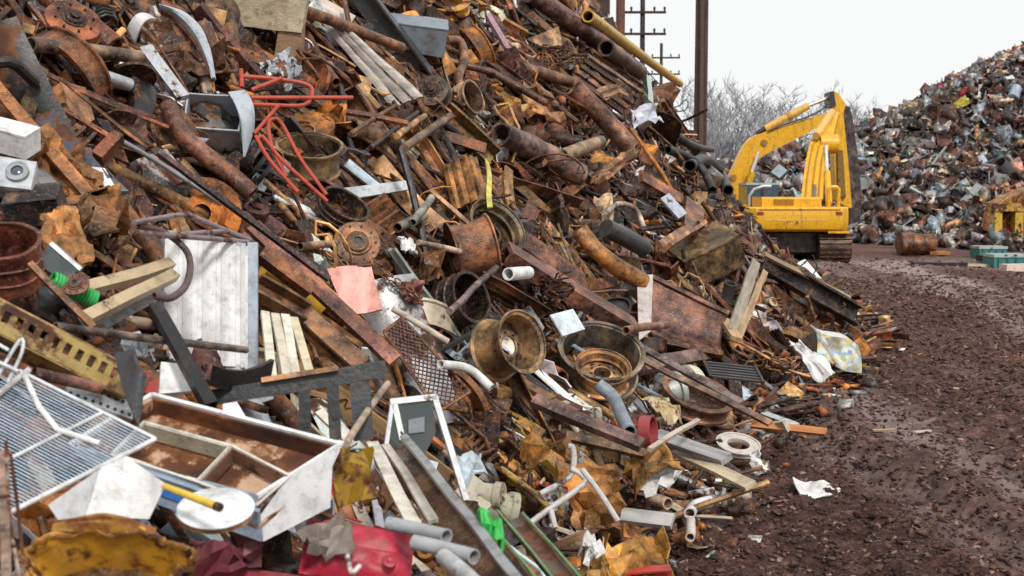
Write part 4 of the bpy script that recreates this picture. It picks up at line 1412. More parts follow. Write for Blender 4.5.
RED = (.44, .06, .032)
FRAMEWORK('bent_tubing', 'bent orange red tubular frame in the upper left middle', 'tubing', [[(238, 76), (275, 79), (305, 84), (312, 92), (304, 105), (268, 105), (244, 104)], [(250, 99), (352, 99)], [(240, 72), (241, 90)], [(250, 94), (280, 82)]], 2.2, RED, lift=.5, ref='upper orange red tubes', cpx=(290, 92))
FRAMEWORK('bent_tubing', 'orange red tube loops crossing the olive hoop', 'tubing', [[(254, 134), (278, 106)], [(326, 196), (300, 160), (282, 126), (274, 120), (268, 126), (272, 150), (286, 178)], [(256, 142), (262, 140), (280, 162), (304, 184), (326, 204)], [(254, 140), (268, 164), (296, 196)]], 2.0, RED, lift=.55, ref='lower orange red tube loops', cpx=(290, 160))
ROUND('steel_hoop', 'olive brown open steel hoop under the red tube loops', 'hoop', b_hoop(.42, .05), 309, 158, 62, (.12, -.42, .9), .28, (.20, .155, .085), 'olive steel hoop')
PIPE('light blue tube right of the olive hoop', [(345, 164), (378, 190)], 7, 'lightblue', 'paint', .3, wear=.1, ref='light blue tube')
SHEET('pale grey flat strip below the light blue tube', [(336, 190), (410, 181), (412, 190), (338, 202)], 'silver', 'paint', lift=.34, name='metal_strip', cat='metal strip', wear=.15, ref='pale grey flat strip')
for i, (a, b) in enumerate((((350, 134), (396, 105)), ((370, 148), (418, 112)), ((396, 136), (425, 116)), ((404, 148), (450, 116)))):
    PIPE(['first brown rod of the four slanting rods beside the hoop', 'second brown rod, longest of the four slanting rods', 'third and shortest of the four slanting brown rods', 'thick tan brown fourth rod of the slanting set'][i], [a, b], (2.2, 2.2, 3.2, 4)[i], ('brown', 'dark', 'tan', (.25, .17, .11))[i], lift=.44, wall=False, name='steel_rod', cat='rod', ref=('slanting rods', None, None, None)[i])
PIPE('cream brown cylinder behind the slanting brown rods', [(352, 128), (372, 134), (396, 146)], 9, (.32, .22, .14), lift=.3, n=16)
ROUND('motor_casting', 'dark grey round motor housing with open mouth at upper centre', 'motor part', b_drum(.8, .4), 432, 90, 34, (-.2, -.9, .35), .4, (.10, .09, .075), 'dark grey motor housing')
ROUND('motor_casting', 'tan brown rounded motor end right of the dark motor housing', 'motor part', b_barrel(.8), 462, 102, 34, (.8, -.5, .3), .34, (.33, .22, .14), 'tan motor end')
SHEET('twisted silver sheet strip above the red tubes', [(278, 56), (288, 50), (300, 74), (290, 84)], 'silver', 'steel', lift=.45, crumple=.06, seed=5, wear=.1, name='metal_strip', cat='metal strip')
SHEET('silver grey folded scrap left of the ribbed panel', [(262, 62), (276, 58), (284, 78), (268, 80)], 'silver', 'steel', lift=.42, crumple=.06, seed=6, wear=.15, name='sheet_metal')
CRUMPLED('orange rust lump of sheet right of the red tubes', [(318, 106), (346, 104), (350, 124), (324, 128)], 'orange', amp=.07, seed=14, lift=.35, ref='orange rust lump')
BAR('pinkish purple bar in the top right of the upper middle', (488, 14), (508, 50), ('R', 6, 4), (.36, .22, .26), 'paint', .4, name='flat_bar', cat='bar')
BAR('bright yellow splinter of sheet pointing up beside the rust rim', (487, 162), (490, 206), ('R', 5.5, 1.6), (.60, .54, .10), 'paint', .5, twist=1.1, dent=.02, name='sheet_strip', cat='metal strip', wear=.05, ref='bright yellow splinter')
for i, (x, y, w) in enumerate(((462, 186, 30), (455, 190, 24))):
    pass
SHEET('ochre corrugated sheet roll left of the yellow splinter', [(444, 168), (474, 160), (486, 204), (454, 212)], (.34, .17, .06), 'rust', lift=.4, nx=24, ny=4, fn=lambda u, v: .025 * math.sin(u * 28) + .06 * math.sin(u * 3.1), name='corrugated_sheet', ref='ochre corrugated sheet')
BAR('brown flat plate sloping beside the slanting rods', (352, 98), (398, 168), ('R', 26, 4), (.18, .095, .06), lift=.22, name='steel_plate', cat='steel plate')
BAR('long rusty angle bar falling towards the hub disc', (400, 150), (440, 200), ('L', 12, 3), 'brown', lift=.3, name='angle_iron', cat='angle iron')
BAR('rusty channel below the dark motor housing', (440, 112), (492, 160), ('U', 26, 16, 3), 'olive', lift=.26, name='steel_channel', cat='channel')

# ---------------- upper right of the heap
PIPE('long yellow pipe along the right skyline of the heap', [(588, 16), (680, 84)], 3.5, (.60, .36, .05), 'paint', [.75, .75], ref='long yellow pipe', wear=.25)
PIPE('big purplish brown pipe below the yellow pipe', [(530, -6), (575, 24), (610, 50)], 9, (.20, .12, .105), lift=.45, n=18, ref='big purplish pipe')
PIPE('thick rusty brown tube pointing down right in the upper right', [(574, 88), (604, 118), (632, 150)], 9.5, (.21, .105, .07), lift=.5, n=18, ref='thick rusty tube')
PIPE('brown tube lying level left of the thick rusty tube', [(512, 66), (545, 74), (576, 84)], 6, (.24, .13, .08), lift=.42)
PIPE('tan tube stub pointing right in the upper right heap', [(562, 156), (600, 142)], 6.5, (.40, .28, .17), lift=.5, ref='tan tube stub')
PIPE('large purplish grey cylinder lying below the tan tube stub', [(498, 134), (540, 152), (580, 176)], 12, (.19, .13, .12), lift=.4, n=22, ref='large purplish grey cylinder', dent=.03)
SHEET('triangular brown plate under the top skyline', [(526, 40), (558, 27), (562, 46), (556, 54)], (.30, .18, .11), 'rust', lift=.45, name='steel_plate', cat='steel plate')
def slats():
    root = None
    for i in range(6):
        BAR(['first', 'second', 'third', 'fourth', 'fifth', 'sixth'][i] + ' from the top of six parallel rusty slats below the yellow pipe', (572 + i * 4, 76 - i * 5), (622 + i * 5, 112 - i * 5), ('R', 5.0, 2.5), ('brown', (.26, .17, .11), 'dark', 'brown', (.22, .12, .08), 'purple')[5 - i], lift=.45, name='steel_strip', cat='strip', ref='six parallel slats' if i == 2 else None)
slats()
SHEET('tan bent sheet curving beneath the parallel slats', [(590, 92), (634, 92), (630, 102), (596, 104)], (.30, .18, .11), 'rust', lift=.5, fn=lambda u, v: .12 * math.sin(u * 3.1), crumple=.03)
BAR('orange brown plank shaped plate near the right skyline', (640, 176), (682, 200), ('R', 13, 4), (.36, .16, .09), lift=.45, name='steel_plate', cat='steel plate', ref='orange brown plate')
for i, pts in enumerate(([(668, 150), (690, 158), (704, 172), (712, 190)], [(676, 136), (694, 146), (712, 150)], [(690, 166), (706, 160), (722, 172), (728, 190)])):
    PIPE(['black bent hose arching at the right end of the heap skyline', 'black pipe stub sticking out towards the wooden pole', 'black curved hose lowest at the right skyline'][i], pts, (4, 4, 3.5)[i], 'black', 'rubber', .45, True, ('hose', 'pipe', 'hose')[i], ('hose', 'pipe', 'hose')[i], ref=('black bent hoses', None, None)[i])
BAR('dull green bottle shaped tube standing near the skyline', (647, 78), (649, 104), ('R', 6, 6), (.12, .22, .16), 'glass', .6, name='tube', cat='tube')
CRUMPLED('pale bluish white crumpled sheet beneath the green tube', [(634, 106), (656, 104), (658, 122), (638, 124)], (.55, .58, .66), 'paint', .08, 21, lift=.6, wear=.1)
CRUMPLED('rust brown crumpled block under end of yellow pipe', [(650, 84), (676, 84), (680, 108), (654, 110)], 'brown', amp=.12, seed=25, lift=.5)
PIPE('brown tube with dark mouth under the yellow pipe', [(606, 48), (640, 72)], 7.5, (.15, .085, .07), lift=.55)
CRUMPLED('orange brown torn sheet left of the thick rusty tube', [(512, 84), (548, 92), (560, 128), (524, 112)], (.34, .18, .08), amp=.12, seed=31, lift=.4, ref='torn orange sheet')
SHEET('tan bent strap ending left of the orange brown plate', [(590, 176), (632, 148), (640, 154), (596, 186)], (.30, .17, .09), 'rust', lift=.55, crumple=.05, seed=33, name='metal_strip', cat='metal strip')
CRUMPLED('dark mustard torn drum shell at the upper centre right', [(500, 96), (532, 104), (530, 126), (504, 124)], 'mustard', 'paint', .1, 35, lift=.38, wear=.6)

# ---------------- left middle
ROUND('rust_bin', 'big red brown rusty bin at the left edge', 'bin', b_barrel(1.3), 6, 282, 72, (.12, -.45, .88), .40, (.20, .062, .04), 'big red brown bin')
SHEET('folded orange rust plate right of the big brown bin', [(38, 213), (74, 208), (92, 268), (52, 262)], (.38, .19, .07), 'rust', lift=.5, crumple=.03, seed=41, ref='folded orange rust plate', t=.02)
CRUMPLED('brown orange buckled sheet above the folded rust plate', [(62, 190), (128, 196), (130, 246), (84, 252)], (.25, .12, .05), amp=.12, seed=42, lift=.38)
BOX('black box case tilted behind the folded rust plate', 36, 206, 52, 34, 26, (1, .1, .1), (.1, -.5, .85), 'charcoal', 'rust', .4, 'metal_case', 'case', 'black tilted case', .2)
def green_spring():
    a, b = P(52, 280, .55), P(96, 300, .55)
    k = mpp(a); c = (a + b) / 2; d = (b - a).normalized()
    rt = basis(d, UPV)
    L_ = (b - a).length
    pts = [V((-L_ / 2 + L_ * i / 130, math.cos(i / 130 * 2 * math.pi * 13) * 8 * k, math.sin(i / 130 * 2 * math.pi * 13) * 8 * k)) for i in range(131)]
    single('coil_spring', MB().tube(pts, 1.9 * k, 6), 'paint', (.04, .42, .10), 'bright green coil spring at the left below folded rust plate', 'spring', 'bright green spring', .05, c, rt)
    ROUND('gear_hub', 'rusty perforated gear hub touching the green coil spring', 'gear', b_hub(), 75, 284, 28, (.1, -.7, .7), .6, 'purple')
green_spring()
BAR('rusty orange rod slanting across the green spring', (30, 263), (94, 328), ('R', 6.5, 5), (.34, .16, .08), lift=.62, name='steel_rod', cat='rod', ref='rusty orange rod')
SHEET('dark green plate with pale edge left of the green spring', [(34, 264), (50, 246), (80, 272), (60, 282)], (.05, .07, .065), lift=.5, name='steel_plate', cat='steel plate', wear=.1, parts=lambda root, q, N: new_obj('edge', MB().tube([q[1] + N * .01, q[2] + N * .01], .012, 6).mesh(), M('steel'), 'silver', root))
for i, (a, b) in enumerate((((82, 290), (170, 264)), ((84, 318), (174, 274)))):
    BAR(['upper of two tan steel channels with dark ends left of the white panel', 'lower of two tan steel channels with dark ends left of the white panel'][i], a, b, ('B', 12, 10, 1.5), (.52, .40, .24), 'paint', .55, name='box_section', cat='box section', wear=.35, ref=('upper tan channel', 'lower tan channel')[i])
BAR('grey flat bar tucked below the lower tan channel', (92, 332), (164, 292), ('R', 10, 3), 'grey', 'steel', .45, name='flat_bar', cat='bar')
PIPE('dark brown hose loop curving left of the white panel', [(138, 226), (166, 234), (188, 254), (188, 282), (172, 298), (154, 296)], 3.6, (.085, .05, .045), 'rubber', .68, True, 'hose', 'hose', 'dark hose loop')
def white_panel():
    q, N, c = quadpts([(168, 234), (246, 246), (246, 368), (166, 362)], (.12, -1, .22), .42, (205, 300))
    root = empty('door_panel', c, 'big white ribbed door panel with grey blue frame on the left', 'door panel', None, 'big white ribbed panel')
    def fn(u, v):
        return q[0].lerp(q[1], u).lerp(q[3].lerp(q[2], u), v) - c + N * (.012 * (1 if math.sin(u * 26) > .2 else 0))
    new_obj('ribbed_sheet', MB().sheet(60, 4, fn, .015).mesh(smooth=20), M('paint'), (.80, .81, .82), root, .06)
    k = mpp(c)
    def tr(a, b, w, d, col):
        return new_obj('frame_bar', MB().prism(pf_rect(w * k, d * k), (b - a).length, 1).mesh(smooth=0), M('paint'), col, root, .1, TM((a + b) / 2 - c, basis(b - a, N)))
    q2, _, _ = quadpts([(253, 243), (253, 372), (247, 247), (247, 370)], N, .42, (205, 300))
    tr(q2[0], q2[1], 10, 9, (.40, .46, .52)); tr(q2[2], q2[3], 3, 12, (.7, .72, .74))
    tr(q[0] + V((0, 0, .005)), q[1], 4, 8, (.35, .40, .45)); tr(q[3], q[2], 5, 8, (.5, .52, .55))
white_panel()
for i, (a, b) in enumerate((((130, 232), (248, 242)), ((134, 222), (186, 214)), ((186, 214), (250, 240)), ((160, 236), (228, 232)))):
    PIPE(['thin purplish rail along the top of the white panel', 'short thin rail rising left of white panel top', 'thin rail sloping down to the top right of white panel', 'thin purple tube crossing above the white panel'][i], [a, b], 2.6, (.24, .18, .19), 'paint', .72, False, 'rail', 'rail', wear=.4)
PIPE('long grey brown pole crossing in front of white panel', [(56, 326), (150, 338), (246, 350)], 4.2, (.23, .19, .17), lift=.80, ref='long grey brown pole')
BAR('black square tube with open end slanting before the white panel', (154, 308), (212, 408), ('B', 13, 13, 2), (.008, .008, .01), 'paint', .86, name='square_tube', cat='square tube', ref='black square tube', wear=.05)
def perforated():
    a, b = P(-14, 310, .8), P(130, 384, .8)
    c = (a + b) / 2; k = mpp(c); L_ = (b - a).length
    root = empty('slotted_angle', c, 'ochre slotted angle rail with square holes at the left', 'slotted rail', None, 'ochre slotted rail', rot=basis(b - a, (.25, -.75, .6)) @ Matrix.Rotation(R(8), 3, 'X'))
    w = 30 * k
    n = 12
    web = MB()
    web.box((L_, w * .24, .012), c=(0, w * .38, 0)).box((L_, w * .36, .012), c=(0, -w * .32, 0))
    st = L_ / n
    for i in range(n + 1):
        web.box((st * .48, w * .42, .012), c=(-L_ / 2 + min(max(i * st, st * .24), L_ - st * .24), w * .06, 0.0005))
    new_obj('web', web.mesh(smooth=0), M('paint'), (.36, .25, .07), root, .4)
    new_obj('upper_flange', MB().prism([(w * .5, 0), (w * .62, -.004), (w * .62, -.05), (w * .5, -.05)], L_, 4).mesh(), M('rust'), (.36, .22, .10), root)
    new_obj('lower_flange', MB().prism([(-w * .5, .004), (-w * .5, -.11), (-w * .56, -.11), (-w * .56, .004)], L_, 4).mesh(), M('paint'), (.30, .20, .05), root, .5)
    new_obj('rounded_end', MB().lathe([(0, -.06), (w * .45, -.06), (w * .45, -.012), (0, -.012)], 16, mat=Matrix.Translation((L_ / 2 - .01, 0, 0))).mesh(), M('rust'), (.30, .18, .06), root)
perforated()
SHEET('dark grey curved blade plate right of the slotted rail', [(116, 356), (136, 352), (148, 378), (142, 430)], (.03, .033, .04), 'paint', lift=.9, N=(.1, -1, .3), fn=lambda u, v: .05 * math.sin(v * 2), name='steel_plate', cat='steel plate', wear=.05, ref='dark grey blade plate')
def perf_strip():
    a, b = P(66, 388, .72), P(132, 412, .72)
    c = (a + b) / 2; k = mpp(c); L_ = (b - a).length
    root = empty('perforated_plate', c, 'light grey perforated steel plate beneath the brown tube', 'perforated plate', None, None, rot=basis(b - a, (.2, -.6, .8)))
    new_obj('plate', MB().box((L_, 24 * k, .012)).mesh(smooth=0), M('steel'), (.50, .53, .55), root, .1)
    hole = MB().lathe([(0, 0), (1.9 * k, 0), (1.9 * k, .002), (0, .002)], 10).mesh()
    for i in range(9):
        for j in (-7, 7):
            new_obj('hole', hole, M('rubber'), 'black', root, 0, Matrix.Translation((-L_ / 2 + (i + .5) * L_ / 9, j * k, .0065)))
perf_strip()
PIPE('reddish brown tube below the ochre slotted rail', [(34, 372), (100, 390)], 6, (.20, .10, .085), lift=.78)
SHEET('pale grey white folded panel right of the dark blade plate', [(160, 364), (178, 366), (206, 392), (158, 396)], 'white', lift=.74, name='sheet_metal', wear=.08)
BAR('black bent bracket arm at the right foot of white panel', (204, 372), (262, 366), ('L', 26, 5, 20), (.012, .012, .014), 'paint', .86, roll=-40, name='bracket', cat='bracket', wear=.05, ref='black bent bracket arm', sag=8)
CRUMPLED('pale crumpled foil under the long grey brown pole', [(120, 336), (150, 338), (154, 358), (124, 356)], 'silver', 'steel', .05, 44, lift=.7, wear=.1)

# ---------------- centre
SHEET('pale pink square panel in the middle of the heap', [(328, 270), (371, 265), (383, 311), (345, 316)], (.80, .37, .31), lift=.55, N=(.1, -1, .5), t=.015, nx=6, ny=6, fn=lambda u, v: .012 * math.sin(u * 5 + v * 2), name='painted_panel', cat='panel', wear=.03, ref='pale pink panel', parts=lambda root, q, N: new_obj('folded_edge', MB().tube([q[0] + N * .004, q[1] + N * .004], .01, 6).mesh(), M('rust'), 'redbrown', root))
ROUND('wheel_hub', 'rusty round hub flange ringed with bolt holes in the centre left', 'wheel hub', b_hub(), 357, 243, 47, (.25, -.85, .45), .58, (.24, .12, .06), 'rusty hub flange')
ROUND('brake_drum', 'brown brake drum directly behind the rusty hub flange', 'brake drum', b_drum(.55), 374, 248, 60, (.65, -.6, .4), .36, 'brown')
ROUND('steel_drum', 'black short drum above the rusty hub flange', 'drum', b_barrel(.7), 338, 218, 50, (.5, -.4, .75), .22, (.03, .024, .022), 'black short drum')
BAR('long reddish brown flat beam running down past the pink panel', (252, 226), (394, 362), ('R', 17, 7), (.19, .085, .068), lift=.62, name='steel_beam', cat='beam', ref='long reddish brown beam', segs=12)
BAR('thin dark bar lying along the reddish brown beam', (158, 152), (330, 280), ('R', 5.5, 5), (.085, .055, .06), lift=.74, name='flat_bar', cat='bar', ref='thin dark long bar')
PIPE('yellow gas cylinder partly hidden left of the pink panel', [(268, 262), (300, 282), (328, 306)], 16, (.62, .36, .04), 'paint', .40, False, 'gas_cylinder', 'gas cylinder', 'yellow gas cylinder', .25, 20)
BAR('rusty box section with square end over the yellow cylinder', (262, 254), (312, 292), ('B', 15, 15, 2.5), (.26, .11, .05), lift=.66, name='box_section', cat='box section', ref='rusty box section')
BAR('brown rusty channel under the yellow gas cylinder', (256, 286), (306, 314), ('U', 22, 16, 3), (.20, .11, .06), lift=.58, name='steel_channel', cat='channel')
for i in range(4):
    BAR(['leftmost of four cream corrugated strips right of the white panel', 'second cream corrugated strip from the white panel', 'third cream corrugated strip from the white panel', 'rightmost of four cream corrugated strips right of the white panel'][i], (266 + i * 9, 312 + i * 2), (274 + i * 12, 378), ('R', 9, 4), ((.66, .62, .50), (.58, .52, .40), (.70, .66, .55), (.60, .52, .36))[i], 'paint', .62 + .01 * (i % 2), name='siding_strip', cat='siding strip', wear=.12, ref='cream corrugated strips' if i == 1 else None)
BAR('brown steel beam sloping between cream strips and mesh plate', (298, 312), (360, 370), ('I', 20, 18, 4), (.19, .105, .06), lift=.48, name='steel_beam', cat='beam')
def mesh_plate():
    q, N, c = quadpts([(384, 332), (402, 318), (470, 392), (438, 412)], (.4, -.75, .55), .5)
    root = empty('expanded_mesh', c, 'purplish brown expanded metal mesh panel in the centre', 'mesh panel', None, 'expanded metal mesh')
    k = mpp(c)
    pt = lambda u, v: q[0].lerp(q[3], u).lerp(q[1].lerp(q[2], u), v) - c
    nu, nv = 16, 6
    for j in range(nv):
        for s in (0, 1):
            pts = [pt(i / nu, (j + ((i + s) % 2)) / nv) for i in range(nu + 1)]
            new_obj('strand', MB().tube(pts, 1.0 * k, 5).mesh(), M('rust'), 'purple', root)
    for a, b in ((0, 1), (1, 2), (2, 3), (3, 0)):
        new_obj('frame_bar', MB().tube([q[a] - c, q[b] - c], 1.8 * k, 6).mesh(), M('rust'), 'brown', root)
    new_obj('solid_corner', MB().poly([pt(u, v) - N * .004 for u, v in ((0, 0), (.36, 0), (.32, 1), (0, 1))], -N * .01).mesh(smooth=0), M('rust'), (.22, .17, .16), root)
mesh_plate()
ROUND('truck_wheel', 'ochre brown wheel rim standing on edge above the dark drum', 'wheel', b_rim(1.35, .1), 472, 248, 62, (.90, .22, .22), .55, (.26, .12, .065), 'standing ochre wheel rim')
ROUND('truck_wheel', 'dark olive wheel rim leaning behind the standing ochre rim', 'wheel', b_rim(.7, -.2, inner='olive'), 492, 232, 66, (.55, -.62, .55), .32, (.16, .125, .08), 'dark olive leaning rim')
ROUND('steel_drum', 'black fallen drum with dark mouth left of the open rim', 'drum', b_barrel(1.2), 448, 306, 52, (.65, -.5, .3), .26, (.032, .024, .02), 'black fallen drum')
ROUND('truck_wheel', 'tan brown open wheel rim facing right at the heap centre', 'wheel', b_rim(1.3, -.12, inner=(.42, .29, .17)), 508, 346, 66, (.68, -.66, .30), .55, (.27, .18, .10), 'tan open wheel rim')
def chain(a, b, sag, label, ref=None):
    p, q = P(*a, .6), P(*b, .6)
    k = mpp(p)
    n = 16
    root = empty('chain', p, label, 'chain', None, ref)
    lk = MB().tube([V((math.cos(t) * 4.4 * k, math.sin(t) * 2.6 * k, 0)) for t in [2 * math.pi * i / 12 for i in range(12)]], .85 * k, 5, closed=True).mesh()
    for i in range(n):
        t = (i + .5) / n
        c = p.lerp(q, t) - p + V((0, 0, -sag * 4 * t * (1 - t) * k)) + V((0, 0, .02 * math.sin(i * 1.7)))
        new_obj('link', lk, M('rust'), (.26, .13, .07), root, .3, TM(c, basis(q - p, (hnorm(p.x, p.y) if i % 2 else V((.7, -.5, .1))))))
chain((374, 262), (420, 298), 4, 'rusty brown chain trailing right of the pink panel', 'rusty chain')
chain((318, 246), (352, 270), 4, 'rusty chain piece lying left of the hub flange')
PIPE('off white stick lying below the rusty chain', [(393, 309), (448, 342)], 3.2, (.62, .54, .44), 'wood', .6, False, 'wooden_stick', 'stick', 'off white stick')
PIPE('bent white pipe end below the tan open rim', [(440, 364), (470, 370), (492, 388)], 4.5, (.70, .70, .68), 'paint', .6, True, 'pipe', 'pipe', 'bent white pipe', .1)
PIPE('purplish connecting rod reaching up to the standing rim', [(450, 312), (470, 292), (496, 268)], 3.4, (.26, .20, .20), lift=.66, wall=False, name='connecting_rod', cat='rod', ref='purplish connecting rod')
CRUMPLED('faded red brown scrap chip beside the rusty chain', [(400, 286), (420, 282), (424, 300), (406, 306)], (.34, .12, .10), amp=.05, seed=51, lift=.58, ref='faded red chip')
CRUMPLED('brown crumpled flange piece right of pink panel', [(410, 256), (436, 252), (440, 282), (418, 284)], (.23, .11, .05), amp=.08, seed=52, lift=.4)
PIPE('short tan pipe pointing left at the hub flange', [(300, 246), (334, 244)], 4, (.32, .22, .14), lift=.6)
PIPE('thin pale rod resting on the black fallen drum', [(418, 242), (460, 252)], 3, (.46, .38, .33), lift=.55, wall=False, name='steel_rod', cat='rod')
BAR('rusty bar stretching across above the standing rim', (430, 190), (470, 226), ('R', 4.5, 3), (.30, .18, .11), lift=.6, name='flat_bar', cat='bar')
PIPE('grey stub pipe left of the standing ochre rim', [(398, 228), (424, 216)], 5, (.25, .24, .21), lift=.55)
PIPE('grey green tube leaning beside the grey stub pipe', [(412, 222), (432, 198)], 4, (.20, .22, .21), lift=.6)
SHEET('white paper scrap at the right of the hub flange', [(398, 238), (410, 240), (418, 254), (404, 252)], 'white', 'plastic', lift=.55, crumple=.03, seed=3, name='paper_scrap', cat='paper', wear=.05)

# ---------------- centre right
def dump_tray():
    q, N, c = quadpts([(650, 278), (728, 316), (722, 356), (638, 338)], (.15, -.75, .65), .42, (680, 322))
    root = empty('steel_trough', c, 'large reddish brown steel trough with pale end plate centre right', 'trough', None, 'large reddish steel trough')
    k = mpp(c)
    def fn(u, v):
        return q[0].lerp(q[1], u).lerp(q[3].lerp(q[2], u), v) - c - N * (.10 * math.sin(v * math.pi))
    new_obj('floor', MB().sheet(10, 8, fn, .02).dent(.02, 2).mesh(), M('rust'), (.20, .10, .082), root)
    def rail(a, b, w, d, col, nm):
        new_obj(nm, MB().prism(pf_rect(w * k, d * k), (b - a).length, 4).dent(.01, 3).mesh(smooth=30), M('rust'), col, root, .3, TM((a + b) / 2 - c, basis(b - a, N)))
    rail(q[0], q[1], 5, 9, (.13, .07, .055), 'top_rail'); rail(q[3], q[2], 6, 9, 'dark', 'bottom_rail')
    e, _, _ = quadpts([(636, 277), (652, 277), (650, 333), (638, 343)], N, .5, (680, 322))
    new_obj('end_plate', MB().poly([x - c + N * .03 for x in e], -N * .02).mesh(smooth=0), M('paint'), (.52, .46, .44), root, .3)
dump_tray()
BAR('long reddish steel girder ending under the steel trough', (506, 252), (632, 330), ('U', 24, 16, 4), (.18, .085, .07), lift=.42, roll=150, name='steel_girder', cat='girder', ref='long reddish girder', segs=10)
BAR('brown girder stub above the long reddish girder', (522, 240), (580, 284), ('R', 20, 10), (.15, .075, .058), lift=.34, name='steel_girder', cat='girder')
PIPE('bent orange rust culvert pipe right of centre', [(580, 232), (600, 254), (622, 270), (642, 282)], 9, (.38, .18, .055), lift=.5, n=18, ref='orange culvert pipe', dent=.02)
ROUND('steel_hoop', 'large grey olive wheel ring lying right of the open rim', 'hoop', b_hoop(.36, .05), 599, 362, 82, (.14, -.55, .82), .36, (.22, .19, .15), 'large grey wheel ring')
ROUND('truck_wheel', 'small ochre rim lying inside the large grey ring', 'wheel', b_rim(.7, -.1), 602, 374, 58, (.1, -.5, .85), .38, (.33, .18, .08), 'small ochre rim')
SHEET('light blue white tilted plate above the large grey ring', [(549, 316), (572, 310), (584, 330), (562, 337)], (.60, .68, .74), lift=.55, name='painted_panel', cat='panel', wear=.1, ref='light blue white plate')
PIPE('brown rod sticking out left of the steel trough', [(626, 330), (667, 325)], 4, (.25, .13, .09), lift=.7, wall=True)
BOX('olive brown heavy steel block near the right edge of heap', 706, 256, 62, 40, 34, (.9, .25, .42), (-.2, -.45, .87), (.19, .135, .075), 'rust', .4, 'steel_block', 'steel block', 'olive steel block', .3, dent=.03)
BAR('orange brown bent angle frame above the steel trough', (664, 244), (700, 222), ('L', 12, 4), (.38, .19, .10), lift=.6, name='angle_iron', cat='angle iron', ref='orange angle frame')
BAR('short angle leg joined at the orange bent frame', (698, 220), (712, 234), ('L', 12, 4), (.36, .18, .10), lift=.6, name='angle_iron', cat='angle iron')
PIPE('black canister with shiny end right of the culvert pipe', [(606, 228), (644, 248)], 9, (.045, .045, .05), 'paint', .55, False, 'canister', 'canister', 'black canister', .1, 16)
for i, (a, b, w) in enumerate((((732, 332), (756, 262), 11), ((738, 336), (765, 272), 7), ((724, 318), (736, 338), 12))):
    BAR(['splintered tan wooden plank standing at the heap\'s right side', 'narrower splintered plank beside the standing tan plank', 'broken wood stub at the foot of the standing planks'][i], a, b, ('R', w, 3.5), ('greywood', 'wood', 'wood')[i], 'wood', .62, name='plank', cat='plank', ref=('standing splintered planks', None, None)[i])
PIPE('white plastic cap tube right of the standing rim', [(508, 274), (528, 273)], 6.5, 'white', 'plastic', .66, True, 'pipe', 'pipe', 'white cap tube', .02)
def grille():
    a, b = P(704, 372, .42), P(760, 372, .42)
    c = (a + b) / 2; k = mpp(c)
    root = empty('plastic_grille', c, 'black slatted grille lying below the standing planks', 'grille', None, 'black slatted grille', rot=basis((1, .1, -.12), (.3, -.3, .9)))
    for j in range(6):
        new_obj('slat', MB().box((54 * k, 2.6 * k, 2.2 * k), c=(0, (j - 2.5) * 6 * k, 0)).mesh(smooth=0), M('plastic'), 'charcoal', root, .1)
    for s in (-1, 1):
        new_obj('rail', MB().box((3 * k, 36 * k, 4 * k), c=(s * 27 * k, 0, 0)).mesh(smooth=0), M('plastic'), 'black', root, .1)
grille()
BAR('flat grey bar sloping below the steel trough', (640, 346), (742, 402), ('R', 8, 3), (.24, .20, .19), lift=.5, name='flat_bar', cat='bar', ref='flat grey sloping bar')
BAR('tan grey bar parallel below the flat sloping bar', (628, 352), (770, 424), ('R', 7, 3), (.30, .20, .15), lift=.44, name='flat_bar', cat='bar')
BAR('purplish block beam under the steel trough end plate', (640, 366), (704, 356), ('R', 14, 10), (.22, .15, .14), lift=.34, name='steel_beam', cat='beam')
ROUND('steel_bowl', 'shallow rusty brown bowl dish lying near the heap foot', 'bowl', b_hoop(.22, .12, True, True), 696, 398, 72, (.25, -.36, .9), .34, (.24, .12, .07), 'shallow rusty bowl')
PIPE('curved grey metal hoop strap near the black canister', [(604, 216), (618, 204), (636, 210), (644, 228)], 2.5, (.34, .30, .26), lift=.6, wall=False, name='strap', cat='strap')
CRUMPLED('tan sheet scrap standing right of centre top', [(596, 196), (612, 194), (614, 224), (600, 226)], (.44, .32, .21), amp=.05, seed=61, lift=.52)
BAR('silvery blue plate near the orange angle frame', (664, 196), (682, 216), ('R', 14, 3), (.40, .44, .52), 'paint', .6, name='steel_plate', cat='steel plate', wear=.2)
BAR('brown steel plate standing behind the orange angle frame', (694, 204), (692, 232), ('R', 22, 5), (.24, .11, .07), lift=.5, name='steel_plate', cat='steel plate')
BAR('black trough beam with tan edge at the right foot of heap', (766, 262), (858, 316), ('U', 20, 12, 2.5), (.04, .038, .038), 'rust', .42, roll=25, name='trough_beam', cat='beam', ref='black trough beam', segs=10)
BAR('tan timber strip along the upper edge of black trough beam', (764, 254), (850, 298), ('R', 5, 3), (.40, .28, .18), 'wood', .56, name='plank', cat='plank')
def print_box():
    p = P(838, 352, .3); k = mpp(p)
    root = empty('cardboard_box', p, 'torn box with blue and yellow print at the right heap foot', 'box', None, 'printed torn box', rot=basis((1, .25, -.35), (.25, -.8, .55)))
    new_obj('printed_face', MB().sheet(8, 6, lambda u, v: ((u - .5) * 52 * k, (v - .5) * 34 * k, .03 * math.sin(u * 7 + v * 3)), .01).mesh(smooth=20), M('print'), (.4, .38, .33), root, .3)
    new_obj('flap', MB().sheet(6, 4, lambda u, v: ((u - .5) * 50 * k, 17 * k + v * 12 * k, -.10 * v + .03 * math.sin(u * 7 + 3)), .01).mesh(smooth=20), M('paint'), (.62, .60, .55), root, .25)
    new_obj('side', MB().sheet(4, 4, lambda u, v: (-26 * k - .02 * v, (u - .5) * 32 * k, -v * 14 * k), .01).mesh(smooth=20), M('wood'), (.10, .075, .055), root, .3)
print_box()
